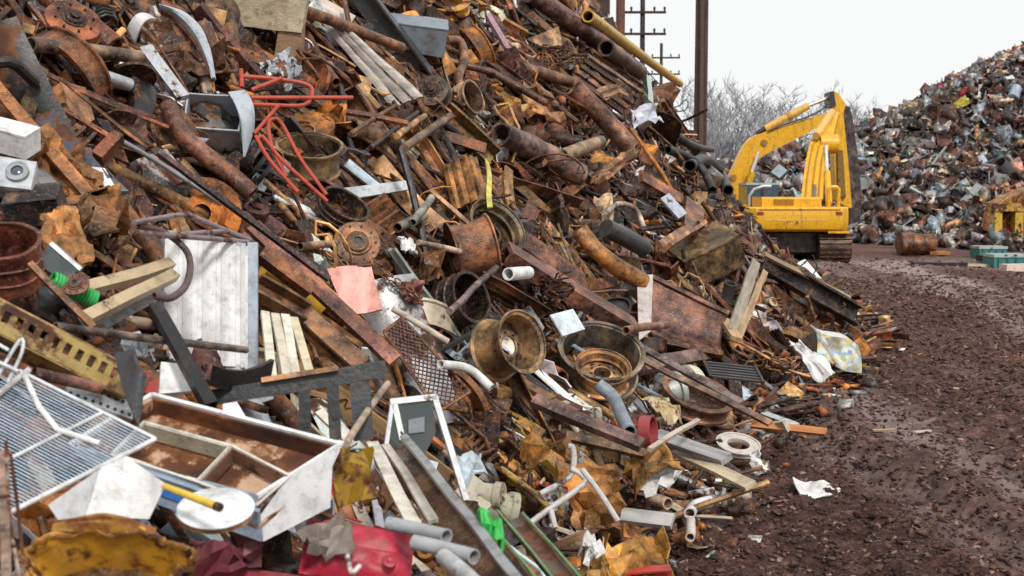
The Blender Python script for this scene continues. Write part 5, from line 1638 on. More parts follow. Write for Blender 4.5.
def tangle(px, py, spanpx, rpx, n, col, label, cat, lift=.3, ref=None, name='wire_tangle', mat='rust', seed=0, flat=.5):
    r_ = random.Random(seed + px)
    p = P(px, py, lift); k = mpp(p)
    root = empty(name, p, label, cat, None, ref)
    for i in range(n):
        q = V((r_.gauss(0, .3), r_.gauss(0, .3), r_.gauss(0, .2))) * spanpx * k
        d = V((r_.gauss(0, 1), r_.gauss(0, 1), r_.gauss(0, .5))).normalized()
        pts = []
        for s in range(14):
            pts.append(q.copy())
            d = (d + V((r_.gauss(0, .5), r_.gauss(0, .5), r_.gauss(0, .4))) - q * (.6 / (spanpx * k))).normalized()
            q = q + V((d.x, d.y, d.z * flat)) * spanpx * k * .16
        new_obj('strand', MB().tube(pts, rpx * k, 5).mesh(), M(mat), col, root)
    return root
tangle(776, 362, 30, 1.2, 16, (.28, .15, .07), 'brown curly nest of rusty wire at the right heap foot', 'wire tangle', .3, 'curly wire nest')
tangle(560, 286, 34, 1.0, 14, 'dark', 'dark wiry bundle between girder and culvert pipe', 'wire tangle', .5)
tangle(560, 54, 34, .9, 12, (.14, .08, .05), 'brown wire rope coil under the top skyline', 'wire tangle', .5)
SHEET('white edge strip left of the printed torn box', [(788, 346), (798, 344), (834, 372), (822, 380)], 'white', 'paint', lift=.32, crumple=.05, seed=71, name='metal_strip', cat='metal strip', wear=.2)
# ---------------- bottom left
def wire_rack():
    q, N, c = quadpts([(-30, 368), (22, 372), (156, 440), (8, 516)], (.12, -.62, .78), .92, (60, 430))
    root = empty('wire_shelf', c, 'white wire shelf rack lying tilted at the lower left', 'wire shelf', None, 'white wire shelf')
    k = mpp(c)
    A, B = q[0], q[1]
    D, E = onplane(-60, 470, c, N), None
    # long wires run down to the right, held by two crossbars and an edge frame
    p_tl, p_tr, p_br, p_bl = [onplane(x, y, c, N) - c for x, y in ((-70, 384), (20, 372), (156, 440), (10, 514))]
    u = p_br - p_tr
    for i in range(42):
        t = i / 41
        s = p_tr.lerp(p_bl - u * .95, t)
        e = p_br.lerp(p_bl, t)
        new_obj('wire', MB().tube([s, e], .8 * k, 5).mesh(), M('paint'), (.46, .58, .70), root, .02)
    up = N * 2 * k
    new_obj('edge_bar', MB().tube([p_br + up, p_bl + up], 2.6 * k, 8).mesh(), M('paint'), (.74, .76, .78), root, .02)
    new_obj('edge_bar', MB().tube([p_tr + up, p_tr.lerp(p_br, .5) + up, p_br + up], 1.8 * k, 8).mesh(), M('paint'), (.70, .73, .76), root, .02)
    for t in (.62,):
        new_obj('cross_bar', MB().tube([p_tr.lerp(p_br, t) + up, (p_bl - u * .95).lerp(p_bl, t) + up], 2.0 * k, 8).mesh(), M('paint'), (.70, .74, .77), root, .02)
    new_obj('cross_bar', MB().tube([onplane(-20, 412, c, N) - c + up * 2, onplane(30, 372, c, N) - c + up * 2], 3.2 * k, 8).mesh(), M('paint'), 'white', root, .02)
    new_obj('brace', MB().tube([onplane(24, 376, c, N) - c + up * 2, onplane(40, 410, c, N) - c + up * 2, onplane(58, 432, c, N) - c + up * 2, onplane(100, 446, c, N) - c + up * 2], 3.0 * k, 8).mesh(), M('paint'), 'white', root, .02)
wire_rack()
FRAMEWORK('bent_rack', 'small bent white wire bracket at the left edge above the shelf', 'bracket', [[(-6, 382), (20, 340), (22, 352), (8, 382)], [(-6, 360), (20, 372)], [(0, 345), (12, 352)]], 1.8, (.68, .72, .76), lift=.98, plane=(.1, -1, .3))
FRAMEWORK('thin_grating', 'rusty white thin frame bars at the lower left corner', 'grating', [[(6, 440), (10, 520), (22, 590)], [(12, 450), (20, 510), (26, 570)], [(-4, 497), (14, 495)], [(-4, 546), (22, 544)]], 2.0, (.52, .42, .36), 'paint', 1.02, None, .5, 'bar', (.1, -1, .2))
BAR('rusty upright flat post at the lower left corner', (2, 452), (6, 600), ('R', 9, 5), (.30, .21, .17), lift=1.0, name='post', cat='post')
def casing():
    c = P(106, 488, 1.0)
    root = empty('enamel_casing', c, 'pale grey white appliance casing below the wire shelf', 'casing', None, 'pale appliance casing')
    for nm, px, N, col in (('side_face', [(48, 505), (101, 468), (88, 516), (58, 520)], (-.35, -1, .35), (.66, .67, .69)), ('front_face', [(100, 468), (126, 456), (166, 484), (149, 519), (86, 516)], (.25, -1, .35), (.76, .77, .78))):
        N = V(N).normalized()
        p0 = onplane(100, 468, c, V((.1, -1, .35)).normalized())
        new_obj(nm, MB().poly([onplane(x, y, p0, N) - c for x, y in px], -N * .012).mesh(smooth=0), M('paint'), col, root, .08)
casing()
def torn_barrel():
    p = P(104, 560, .95); k = mpp(p)
    root = empty('torn_barrel', p, 'torn rusty yellow barrel gaping open at the bottom left', 'barrel', None, 'torn rusty yellow barrel', rot=basis((1, .05, -.05), (-.1, -.62, .78)))
    a, b = 82 * k, 34 * k
    r_ = random.Random(4)
    def wall(u, v):
        t = 2 * math.pi * u
        rr = 1 + .06 * math.sin(3 * t + 1) + .05 * math.sin(7 * t) + .05 * mnoise.noise(V((math.cos(t) * 6, math.sin(t) * 6, v * 3)))
        z = (v - 1) * 66 * k + v * v * k * (13 * mnoise.noise(V((math.cos(t) * 2.2, math.sin(t) * 2.2, 3))) + 9 * mnoise.noise(V((math.cos(t) * 7, math.sin(t) * 7, 5))))
        sh = 1 - .25 * (1 - v)
        return (a * rr * sh * math.cos(t), b * rr * sh * math.sin(t) * (1.05), z)
    new_obj('shell', MB().sheet(96, 8, wall, -.012).mesh(smooth=40), M('paint'), (.62, .32, .03), root, .45)
    pts = [V(wall(i / 96, 1.0)) for i in range(96)]
    new_obj('torn_rim', MB().tube(pts, [2.2 * k + 1.0 * k * r_.random() for _ in pts], 6, closed=True).dent(.012, 9).mesh(), M('rust'), (.50, .24, .05), root)
    new_obj('inside_bottom', MB().lathe([(0, 0), (.8, 0), (.8, .05), (0, .05)], 24).warp(lambda v: V((v.x * a, v.y * b, v.z * .2 - 60 * k))).mesh(), M('rust'), (.16, .08, .02), root)
    new_obj('flap', MB().sheet(8, 5, lambda u, v: (a * (-.75 + u * 1.3), b * (.95 + v * .25) , 2 * k + 16 * k * math.sin(u * 3.14) * v + 3 * k * mnoise.noise(V((u * 5, v * 3, 1)))), .01).mesh(smooth=30), M('paint'), (.40, .21, .03), root, .6)
torn_barrel()
def drawer():
    """long white enamel tray: floor, four walls, rusty inside"""
    N = V((.10, -.50, .86)).normalized()
    c = P(252, 452, .90)
    k = mpp(c)
    f = lambda x, y, z=0: onplane(x, y, c - N * (z * k), N) - c
    # floor corners under the rim
    tl, tr, br, bl = f(152, 396), f(342, 446), f(258, 512), f(70, 446)
    dn = -N * 20 * k
    root = empty('enamel_tray', c, 'long white enamel tray with rusty brown inside at lower left', 'tray', None, 'long white enamel tray')
    new_obj('floor', MB().poly([tl + dn, tr + dn, br + dn, bl + dn], -N * .01).mesh(smooth=0), M('paint'), (.55, .36, .24), root, .55)
    def wall(a, b, nm, col, wear, th, dd=dn):
        o = (b - a).cross(N).normalized() * th
        new_obj(nm, MB().poly([a, b, b + dd * 1.05, a + dd * 1.05], o).mesh(smooth=0), M('paint'), col, root, wear)
    wall(tl, tr, 'back_wall', (.30, .15, .09), .6, .012)
    wall(br, bl, 'front_wall', (.30, .38, .48), .25, .012)
    wall(bl, tl, 'end_wall', (.5, .3, .2), .5, .012)
    for a, b in ((tl, tr), (tl, bl)):
        new_obj('rim', MB().prism(pf_rect(4.5 * k, 3.5 * k), (b - a).length, 2).mesh(smooth=0), M('paint'), (.76, .77, .78), root, .05, TM((a + b) / 2 + N * 2 * k, basis(b - a, N)))
    # tall white end plate and blue grey apron, hanging straight down from the rim
    def hang(p0, p1, low, nm, col, wear, off):
        nn = (p1 - p0).cross(V((.05, 0, 1))).normalized()
        if nn.y > 0:
            nn = -nn
        lo = [onplane(x, y, c + p0, nn) - c for x, y in low]
        return new_obj(nm, MB().poly([x + nn * off for x in [p0, p1] + lo], -nn * .012).mesh(smooth=0), M('paint'), col, root, wear), nn
    hang(f(257, 497) + N * 3 * k, f(343, 443) + N * 3 * k, [(331, 466), (329, 507), (262, 541)], 'end_plate', (.82, .83, .85), .02, .006)
    _, nn = hang(f(70, 446), f(257, 497) + N * 3 * k, [(262, 541), (120, 490)], 'front_apron', (.26, .33, .42), .2, .006)
    gb = [onplane(x, y, c + f(70, 446), nn) - c + nn * .012 for x, y in ((128, 466), (190, 484), (184, 502), (130, 482))]
    new_obj('blue_sticker', MB().poly(gb, -nn * .004).mesh(smooth=0), M('paint'), (.04, .18, .55), root, .15)
    # two inner compartments
    w1 = [f(148, 426), f(190, 434), f(236, 448), f(196, 486)]
    lift_ = N * 3 * k
    def comp(pts, nm, cols):
        for i in range(len(pts)):
            a, b = pts[i] + lift_, pts[(i + 1) % len(pts)] + lift_
            o = (b - a).cross(N).normalized() * .008
            new_obj(nm, MB().poly([a, b, b + dn * .95, a + dn * .95], o).mesh(smooth=0), M('paint'), cols[i % len(cols)], root, .35)
            new_obj('divider_edge', MB().tube([a, b], 1.5 * k, 6).mesh(), M('paint'), (.72, .70, .64), root, .05)
    comp([f(144, 424), f(232, 448), f(198, 484), f(112, 456)], 'divider', [(.55, .52, .42), (.68, .64, .55), (.62, .58, .5), (.5, .45, .38)])
    comp([f(232, 448), f(290, 478), f(256, 508), f(198, 484)], 'divider', [(.22, .12, .08), (.6, .55, .48), (.52, .45, .38)])
    new_obj('loose_paper', MB().poly([f(228, 492, 24), f(262, 486, 24), f(282, 500, 24), f(250, 506, 24)], N * .004).mesh(smooth=0), M('plastic'), (.74, .68, .58), root, .1)
drawer()
def pan():
    p = P(216, 512, 1.02); k = mpp(p)
    root = empty('pan_lid', p, 'round white enamel lid with yellow handle at lower left', 'lid', None, 'white lid with yellow handle', rot=basis(z=(.06, -.30, .95)))
    r_ = 38 * k
    new_obj('disc', MB().lathe([(0, 0), (r_ * .9, .0), (r_, 3 * k), (r_ * 1.02, 5 * k), (r_ * .96, 5.4 * k), (r_ * .5, 7 * k), (0, 7.6 * k)], 40).mesh(), M('paint'), (.72, .75, .77), root, .04)
    new_obj('under_rim', MB().lathe([(r_ * .86, -4 * k), (r_ * .98, -2 * k), (r_ * .98, 2 * k), (r_ * .86, 2 * k)], 40).mesh(), M('rust'), (.45, .24, .12), root)
    inv = root.matrix_basis.to_3x3().inverted()
    a, b = inv @ (P(164, 486, 1.06) - p), inv @ (P(216, 506, 1.08) - p)
    new_obj('handle', MB().tube([a, a.lerp(b, .5), b], [3.2 * k, 3.8 * k, 4.2 * k], 10).mesh(), M('paint'), (.78, .55, .07), root, .05)
    new_obj('handle_socket', MB().tube([b, b + (b - a) * .08], 4.6 * k, 10).mesh(), M('steel'), 'grey', root)
pan()
def dark_rack():
    c = P(300, 400, .92); k = mpp(c)
    N = V((.15, -1, .25)).normalized()
    f = lambda x, y: onplane(x, y, c, N) - c
    root = empty('steel_rack', c, 'dark steel rack frame with hanging uprights above the tray', 'rack', None, 'dark steel rack frame')
    def bar(a, b, w, nm, d=8, col=(.012, .013, .015)):
        a, b = f(*a), f(*b)
        new_obj(nm, MB().prism(pf_rect(w * k, d * k), (b - a).length, 3).dent(.006, 4).mesh(smooth=0), M('paint'), col, root, .12, TM((a + b) / 2, basis(b - a, N)))
    bar((208, 398), (338, 378), 15, 'top_rail'); bar((334, 378), (386, 368), 17, 'end_rail')
    for x0, x1 in ((304, 306), (332, 336), (360, 364)):
        bar((x0, 382), (x1, 440), 12 if x0 < 350 else 20, 'upright', 7, (.012, .013, .015) if x0 < 350 else (.03, .033, .04))
    new_obj('rust_lip', MB().prism(pf_rect(5 * k, 10 * k), (f(338, 368) - f(262, 380)).length, 3).mesh(smooth=0), M('rust'), (.34, .20, .12), root, .3, TM((f(338, 369) + f(262, 381)) / 2 + N * .02, basis(f(338, 369) - f(262, 381), N)))
dark_rack()
PIPE('weathered stick leaning against the dark rack frame', [(346, 444), (364, 416), (388, 384)], 3.6, (.40, .31, .22), 'wood', 1.0, False, 'wooden_stick', 'stick')
CRUMPLED('mustard yellow bent sheet right of the white tray', [(338, 452), (368, 452), (388, 506), (336, 498)], (.34, .20, .02), 'paint', .05, 81, lift=.86, wear=.45, ref='mustard bent sheet', n=7)
for i, (a, b, w, c) in enumerate((((372, 442), (418, 528), 13, (.74, .71, .62)), ((384, 444), (434, 522), 9, (.60, .56, .47)), ((318, 410), (352, 446), 10, (.72, .68, .58)))):
    BAR(['broad cream slat between mustard sheet and long channel', 'narrow cream slat next to the long channel', 'cream slat seen behind the dark rack uprights'][i], a, b, ('R', w, 4), c, 'paint', (.86, .88, .7)[i], name='siding_strip', cat='siding strip', wear=.1, ref=('broad cream slat', None, None)[i])
BAR('long grey edged brown channel running to the bottom centre', (392, 446), (520, 602), ('U', 40, 20, 3), (.11, .062, .034), 'rust', .84, roll=18, name='steel_channel', cat='channel', ref='long grey edged channel', segs=10)
BAR('grey galvanised edge strip along the brown channel', (404, 438), (528, 590), ('R', 9, 5), (.42, .44, .45), 'steel', .98, name='edge_strip', cat='metal strip', wear=.1)
def glass_frame():
    c = P(420, 440, .86); k = mpp(c)
    N = V((.3, -1, .35)).normalized()
    f = lambda x, y: onplane(x, y, c, N) - c
    root = empty('window_frame', c, 'white framed dark glass door standing in the lower centre', 'window frame', None, 'white framed glass door')
    o = [f(392, 404), f(432, 398), f(464, 492), f(386, 452)]
    def bar(a, b, w):
        new_obj('frame_bar', MB().prism(pf_rect(w * k, 6 * k), (b - a).length, 1).mesh(smooth=0), M('paint'), (.74, .77, .80), root, .05, TM((a + b) / 2, basis(b - a, N)))
    bar(f(390, 402), f(436, 397), 6); bar(f(434, 396), f(466, 500), 6); bar(f(394, 404), f(402, 440), 6); bar(f(392, 404), f(385, 452), 4)
    new_obj('pane', MB().poly([f(394, 406), f(432, 401), f(436, 432), f(424, 456), f(387, 450)], -N * .012).mesh(smooth=0), M('glass'), (.05, .07, .07), root)
    new_obj('label_plate', MB().poly([x + N * .004 for x in (f(408, 420), f(424, 417), f(424, 432), f(408, 434))], N * .003).mesh(smooth=0), M('paint'), (.16, .19, .21), root, .1)
glass_frame()
for i, (pts, r_) in enumerate((([(388, 524), (420, 530), (446, 536)], 7.5), ([(414, 542), (445, 549), (474, 556)], 8), ([(444, 556), (460, 570), (480, 590)], 9))):
    PIPE(['upper of the grey plastic pipes at the bottom centre', 'middle grey plastic pipe with open end at the bottom centre', 'lowest pale pipe cut by the bottom edge'][i], pts, r_, ((.36, .37, .39), (.40, .41, .43), (.55, .57, .58))[i], 'plastic', 1.0, True, 'pipe', 'pipe', ('upper grey plastic pipe', 'middle grey plastic pipe', None)[i], .28, 18)
def red_part():
    p = P(358, 553, .74); k = mpp(p)
    root = empty('car_bumper', p, 'crumpled crimson plastic body part at the bottom centre left', 'body part', None, 'crimson plastic part', rot=basis((1, .1, -.15), (.1, -.6, .8)))
    def skin(u, v):
        x = (u - .5) * 112 * k; y = (v - .5) * 64 * k
        z = 17 * k * (1 - (2 * u - 1) ** 4) * (1 - (2 * v - 1) ** 4) + 6 * k * mnoise.noise(V((u * 5, v * 4, 2))) + (4 * k if .3 < v < .4 else 0)
        return (x, y, z)
    new_obj('skin', MB().sheet(26, 18, skin, .012).mesh(smooth=40), M('plastic'), (.50, .025, .06), root, .15)
    new_obj('socket', MB().lathe([(0, 0), (7 * k, 0), (7 * k, 3 * k), (4 * k, 4 * k), (0, 2 * k)], 16, mat=Matrix.Translation((32 * k, -22 * k, 20 * k))).mesh(), M('plastic'), (.42, .03, .06), root, .05)
    for i in range(2):
        new_obj('lug', MB().lathe([(3 * k, 0), (8 * k, 0), (8 * k, 8 * k), (3 * k, 8 * k)], 14, mat=Matrix.Translation(((-48 + i * 14) * k, 14 * k, 12 * k))).mesh(), M('plastic'), (.40, .04, .07), root, .1)
    new_obj('lower_lip', MB().prism(pf_rect(14 * k, 10 * k), 190 * k, 8).dent(.02, 3).warp(lambda v: v + V((-50 * k, -44 * k, -2 * k))).mesh(), M('plastic'), (.30, .02, .04), root, .15)
red_part()
CRUMPLED('brown grey crumpled cloth above the crimson part', [(298, 532), (346, 514), (356, 556), (306, 552)], (.22, .18, .15), 'rubber', .03, 85, lift=.78, name='rag', cat='rag')
CRUMPLED('dark torn sheet left of the crimson part', [(200, 536), (290, 528), (300, 580), (190, 590)], (.06, .045, .045), 'rust', .06, 86, lift=.55)
CRUMPLED('crimson rag half hidden under the white lid', [(196, 540), (256, 530), (262, 560), (190, 580)], (.16, .03, .045), 'rubber', .06, 87, lift=.66, name='rag', cat='rag')
PIPE('small white bent hook on the crimson part', [(348, 556), (352, 572), (360, 566)], 2.2, 'white', 'plastic', 1.1, False, 'hook', 'hook')
CRUMPLED('light blue grey curved cap right of the glass door', [(454, 458), (478, 454), (487, 478), (462, 484)], (.50, .58, .64), 'paint', .03, 88, lift=.8, wear=.05, ref='light blue grey cap')
CRUMPLED('bright green torn plastic strip at the bottom centre', [(480, 516), (492, 512), (502, 548), (490, 546)], (.05, .48, .09), 'plastic', .04, 89, lift=.98, wear=.02, ref='bright green strip')

# ---------------- bottom centre to right
def gutter(a, b, wpx, label, ref, lift):
    p, q = P(*a, lift), P(*b, lift)
    c = (p + q) / 2; k = mpp(c)
    root = empty('steel_gutter', c, label, 'gutter', None, ref, rot=basis(q - p, (.25, -.55, .8)))
    L_ = (q - p).length
    w = wpx * k
    new_obj('trough', MB().sheet(10, 10, lambda u, v: ((u - .5) * L_, math.cos(math.pi * v) * w, -math.sin(math.pi * v) * w * .8), .01).dent(.012, 3).mesh(), M('paint'), (.10, .075, .055), root, .5)
    for s in (-1, 1):
        new_obj('edge', MB().tube([(-L_ / 2, s * w, 0), (0, s * w, .004), (L_ / 2, s * w, 0)], 1.5 * k, 8).mesh(), M('paint'), (.16, .36, .16), root, .15)
gutter((510, 512), (590, 606), 15, 'brown gutter with green edges right at the bottom centre', 'green edged gutter', .8)
gutter((492, 536), (546, 606), 11, 'curved green edged gutter lowest at the bottom centre', None, .86)
FRAMEWORK('chair_frame', 'bent white tubular chair frame over orange rust sheet', 'chair frame', [[(540, 494), (568, 478), (574, 462), (573, 448), (568, 446)], [(570, 470), (580, 476), (582, 486), (546, 512), (530, 524)], [(580, 472), (598, 496), (616, 524)], [(548, 514), (552, 532)]], 3.0, (.50, .49, .47), lift=.72, ref='bent white chair frame', plane=(.25, -.8, .6), wear=.34)
SHEET('orange rusted steel sheet standing behind the chair frame', [(556, 464), (622, 466), (622, 526), (570, 522)], (.40, .19, .05), 'rust', N=(.15, -.85, .5), lift=.50, crumple=.06, seed=91, name='sheet_metal', ref='orange sheet behind chair frame')
CRUMPLED('torn orange rust sheet curling above the chair frame', [(516, 424), (552, 432), (576, 474), (532, 470)], (.40, .20, .045), amp=.11, seed=92, lift=.56)
CRUMPLED('ochre torn sheet right of the orange rusted sheet', [(622, 458), (672, 452), (680, 474), (634, 482)], (.36, .20, .06), amp=.08, seed=93, lift=.4)
BAR('purplish brown beam lying over the lower centre heap', (534, 400), (642, 446), ('R', 13, 9), (.17, .11, .105), lift=.58, name='steel_beam', cat='beam', ref='purplish lower beam')
BAR('ochre brown plank under the purplish lower beam', (566, 436), (644, 454), ('R', 10, 6), (.28, .18, .10), lift=.46, name='flat_bar', cat='bar')
PIPE('bent blue grey hose end above the purplish beam', [(598, 384), (612, 396), (620, 412), (630, 432)], 7, (.20, .24, .28), 'rubber', .56, True, 'hose', 'hose', 'bent blue grey hose')
ROUND('red_dish', 'small dull red curved dish at the lower middle', 'dish', b_hoop(.35, .1, False, True), 648, 432, 34, (.9, -.35, .1), .45, (.34, .05, .06), 'small red dish', mat='paint', wear=.15)
CRUMPLED('dappled cream brown sheet above the small red dish', [(642, 392), (668, 396), (686, 418), (662, 422)], (.50, .38, .20), 'paint', .05, 95, lift=.45, wear=.4)
ROUND('toilet_seat', 'off white ring seat lying flat near the heap foot', 'ring', b_hoop(.12, .45, False), 738, 446, 42, (.1, -.3, .95), .18, (.56, .50, .45), 'off white ring', mat='plastic', wear=.2)
BAR('grey weathered plank near the off white ring', (656, 436), (726, 460), ('R', 15, 7), (.36, .36, .37), 'wood', .34, name='plank', cat='plank', ref='grey weathered plank')
BAR('pale splintered wooden plank at the heap foot', (676, 452), (750, 484), ('R', 13, 4), (.58, .48, .34), 'wood', .30, name='plank', cat='plank', ref='pale splintered plank', twist=.3)
CRUMPLED('white crumpled plastic sheet below the splintered plank', [(634, 478), (672, 468), (690, 474), (644, 494)], (.74, .73, .72), 'plastic', .05, 97, lift=.34, name='plastic_sheet', cat='plastic sheet', wear=.05, ref='white crumpled plastic')
PIPE('tan pipe stub with dark mouth near the heap foot', [(650, 498), (668, 504)], 6.5, (.40, .32, .26), lift=.25, ref='tan pipe stub')
PIPE('white plastic elbow pipe on the mud edge', [(690, 514), (696, 506), (710, 502)], 6, (.70, .70, .70), 'plastic', .14, True, 'pipe_elbow', 'pipe', 'white plastic elbow', .3)
PIPE('short cream pipe piece standing on the mud edge', [(691, 520), (690, 538)], 5, (.66, .60, .54), 'plastic', .12, True, wear=.1)
BAR('light grey plank flat at the bottom centre right', (620, 516), (672, 522), ('R', 16, 6), (.48, .47, .46), 'wood', .22, name='plank', cat='plank', ref='light grey flat plank')
BAR('thin pale lath lying across the mud below the elbow pipe', (660, 516), (732, 518), ('R', 3, 2), (.52, .42, .32), 'wood', .10, name='lath', cat='lath')
BAR('tan stick leaning past the small red dish', (650, 450), (698, 420), ('R', 5, 4), (.52, .44, .36), 'wood', .5, name='wooden_stick', cat='stick')
CRUMPLED('ochre rust rag heap at the very bottom centre', [(608, 546), (668, 540), (676, 584), (600, 590)], (.42, .22, .05), 'rust', .09, 99, lift=.22, ref='ochre rust rag heap')
CRUMPLED('small torn yellow brown sheet left of the ochre rag heap', [(578, 552), (606, 548), (610, 584), (584, 586)], (.46, .28, .08), 'rust', .07, 101, lift=.22)
CRUMPLED('white paper lump beside the ochre rag heap', [(580, 548), (596, 542), (602, 554), (586, 560)], 'white', 'plastic', .05, 102, lift=.3, name='paper_scrap', cat='paper', wear=.03)
CRUMPLED('white rag lying alone on the mud right of heap', [(792, 477), (820, 484), (848, 494), (800, 500)], (.78, .76, .76), 'plastic', .025, 103, N=(0, -.4, .9), lift=.06, name='rag', cat='rag', wear=.08, ref='white rag on the mud')
BAR('orange tan splinter beside the white rag on mud', (826, 488), (860, 490), ('R', 6, 2), (.60, .38, .22), 'wood', .05, name='splinter', cat='splinter')
BAR('orange plank lying at the heap foot on mud', (752, 424), (826, 432), ('R', 9, 3), (.48, .20, .07), 'wood', .16, name='plank', cat='plank', ref='orange plank at heap foot')
BAR('pale grey board end beside the orange plank', (764, 414), (796, 426), ('R', 8, 4), (.55, .60, .64), 'paint', .14, name='board', cat='board', wear=.1)
CRUMPLED('white crumpled cup standing at the mud edge', [(750, 452), (758, 450), (766, 470), (754, 474)], 'white', 'plastic', .04, 105, N=(0, -1, .3), lift=.14, name='plastic_cup', cat='cup', wear=.05)
for i, (x, y, a) in enumerate(((922, 434, .5), (958, 388, -.3), (884, 444, .2), (870, 372, .1))):
    q = gp(x, y); z = G(q.x, q.y)
    single('splinter', MB().prism(pf_rect(.03, .012), .16, 3).dent(.01, 6, i), 'wood', ((.7, .62, .56), (.62, .48, .36), (.5, .36, .24), (.55, .3, .15))[i], ['white forked splinter lying alone on the dark mud', 'tan chip of wood farther up the mud track', 'tan splinter left of the white forked splinter', 'orange splinter on mud nearest the printed box'][i], 'splinter', None, .1, V((q.x, q.y, z + .02)), Matrix.Rotation(a, 3, 'Z'))
# ================================================================== THE REST OF THE HEAP: countable pieces of every kind
KR = random.Random(77)
def var_pipe():
    return [MB().tube([(-l / 2, 0, 0), (-l / 6, 0, b * .3), (l / 6, 0, b), (l / 2, 0, 0)], r, 12, r * .2).mesh('pipe') for l, r, b in ((.35, .035, 0), (.5, .05, 0), (.7, .03, .02), (.9, .045, 0), (1.2, .035, .05), (.8, .07, 0), (.3, .06, 0), (1.5, .03, .08))]
def bent_path(l, k, n=8):
    q, d, pts = V((-l / 2, 0, 0)), V((1, 0, 0)), []
    for i in range(n + 1):
        pts.append(q.copy()); q = q + d * (l / n)
        d = (d + V((0, KR.gauss(0, k), KR.gauss(0, k)))).normalized()
    return pts
def var_rod():
    return [MB().tube(bent_path(l, k), r, 7).mesh('rod') for l, r, k in ((.6, .011, .05), (.9, .014, .08), (1.2, .012, .1), (.7, .009, .25), (1.0, .010, .3), (1.5, .016, .04), (.45, .014, .02))]
def var_prof(fn, dims):
    out = []
    for i, (l, *d) in enumerate(dims):
        tw, sg = KR.uniform(-.5, .5), KR.uniform(-.08, .08)
        mb = MB().prism(fn(*d), l, 8)
        def f(v, l=l, tw=tw, sg=sg):
            t = v.x / l; a = tw * t
            return V((v.x, v.y * math.cos(a) - v.z * math.sin(a), v.y * math.sin(a) + v.z * math.cos(a) - sg * (1 - 4 * t * t)))
        out.append(mb.warp(f).dent(.008, 3, i).mesh('section', 30))
    return out
def var_sheet():
    out = []
    for i in range(12):
        w, h = KR.uniform(.18, .5), KR.uniform(.14, .36)
        amp = KR.uniform(.05, .14)
        out.append(MB().sheet(8, 7, lambda u, v: V(((u - .5) * w * (1 - .3 * v * (i % 3) / 2), (v - .5) * h, amp * crease(u, v, i + 200))) + mnoise.noise_vector(V((u * 3, v * 3, i))) * .06, .005).mesh('sheet', 14))
    return out
def var_curved():
    out = []
    for i in range(6):
        r_, a, l = KR.uniform(.07, .2), KR.uniform(.8, 3.6), KR.uniform(.2, .6)
        out.append(MB().sheet(5, 14, lambda u, v: ((u - .5) * l, r_ * math.sin((v - .5) * a), r_ * math.cos((v - .5) * a) - r_ * .7), .008).dent(.03, 3, i).mesh('curved', 30))
    return out
def var_plate():
    out = []
    for i in range(8):
        n = KR.choice((4, 5, 6, 7)); a, b = KR.uniform(.1, .3), KR.uniform(.08, .18)
        pts = [V((a * math.cos(2 * math.pi * (k + KR.uniform(-.25, .25)) / n), b * math.sin(2 * math.pi * (k + KR.uniform(-.25, .25)) / n), 0)) for k in range(n)]
        out.append(MB().poly(pts, (0, 0, KR.uniform(.008, .03))).mesh('plate', 0))
    return out
def var_bracket():
    out = []
    for i in range(6):
        a, b, c = KR.uniform(.1, .25), KR.uniform(.08, .2), KR.uniform(.05, .14)
        mb = MB().prism(pf_angle(a, .012, b), c, 2)
        mb.box((.012, a * .5, .012), c=(c * .3, 0, 0))
        mb.poly([V((0, -a / 2, -b / 2)), V((0, a * .4, -b / 2)), V((0, -a / 2, b * .4))], (.012, 0, 0))
        out.append(mb.dent(.01, 5, i).mesh('bracket', 30))
    return out
def var_hoop():
    out = []
    for i, (r_, h, t) in enumerate(((.13, .04, .012), (.17, .05, .01), (.1, .03, .015), (.2, .06, .012), (.13, .015, .02))):
        out.append(MB().lathe([(r_, -h), (r_ * 1.06, -h), (r_ * 1.06, -h + .01), (r_, -h + .015), (r_, h - .015), (r_ * 1.06, h - .01), (r_ * 1.06, h), (r_ - t, h), (r_ - t, -h)], 28).dent(.03, 3, i).mesh('hoop'))
    return out
def var_flange():
    out = []
    for i, r_ in enumerate((.07, .1, .13, .17)):
        out.append(MB().lathe([(r_ * .25, -.02), (r_, -.02), (r_, .01), (r_ * .6, .015), (r_ * .5, .06 + .02 * i), (r_ * .25, .06 + .02 * i)], 24).mesh('flange'))
    return out
def var_casting():
    out = []
    for i in range(7):
        mb = MB()
        a, b, c = KR.uniform(.1, .22), KR.uniform(.08, .16), KR.uniform(.07, .14)
        mb.prism(pf_rect(b, c), a, 4)
        for k in range(3):
            r_ = KR.uniform(.025, .07)
            z = V((KR.gauss(0, 1), KR.gauss(0, 1), KR.gauss(0, 1)))
            mb.lathe([(r_ * .5, 0), (r_, 0), (r_, .08), (r_ * 1.25, .085), (r_ * 1.25, .11), (r_ * .5, .11)], 14, mat=TM((KR.uniform(-.4, .4) * a, KR.uniform(-.3, .3) * b, 0), basis(z=z)))
        out.append(mb.dent(.012, 7, i).mesh('casting', 30))
    return out
def var_spring():
    out = []
    for l, r_, w, t in ((.3, .04, .007, 9), (.22, .06, .010, 6), (.45, .03, .005, 16)):
        n = t * 10
        out.append(MB().tube([V((-l / 2 + l * i / n, math.cos(i / 10 * 2 * math.pi) * r_, math.sin(i / 10 * 2 * math.pi) * r_)) for i in range(n + 1)], w, 5).mesh('spring'))
    return out
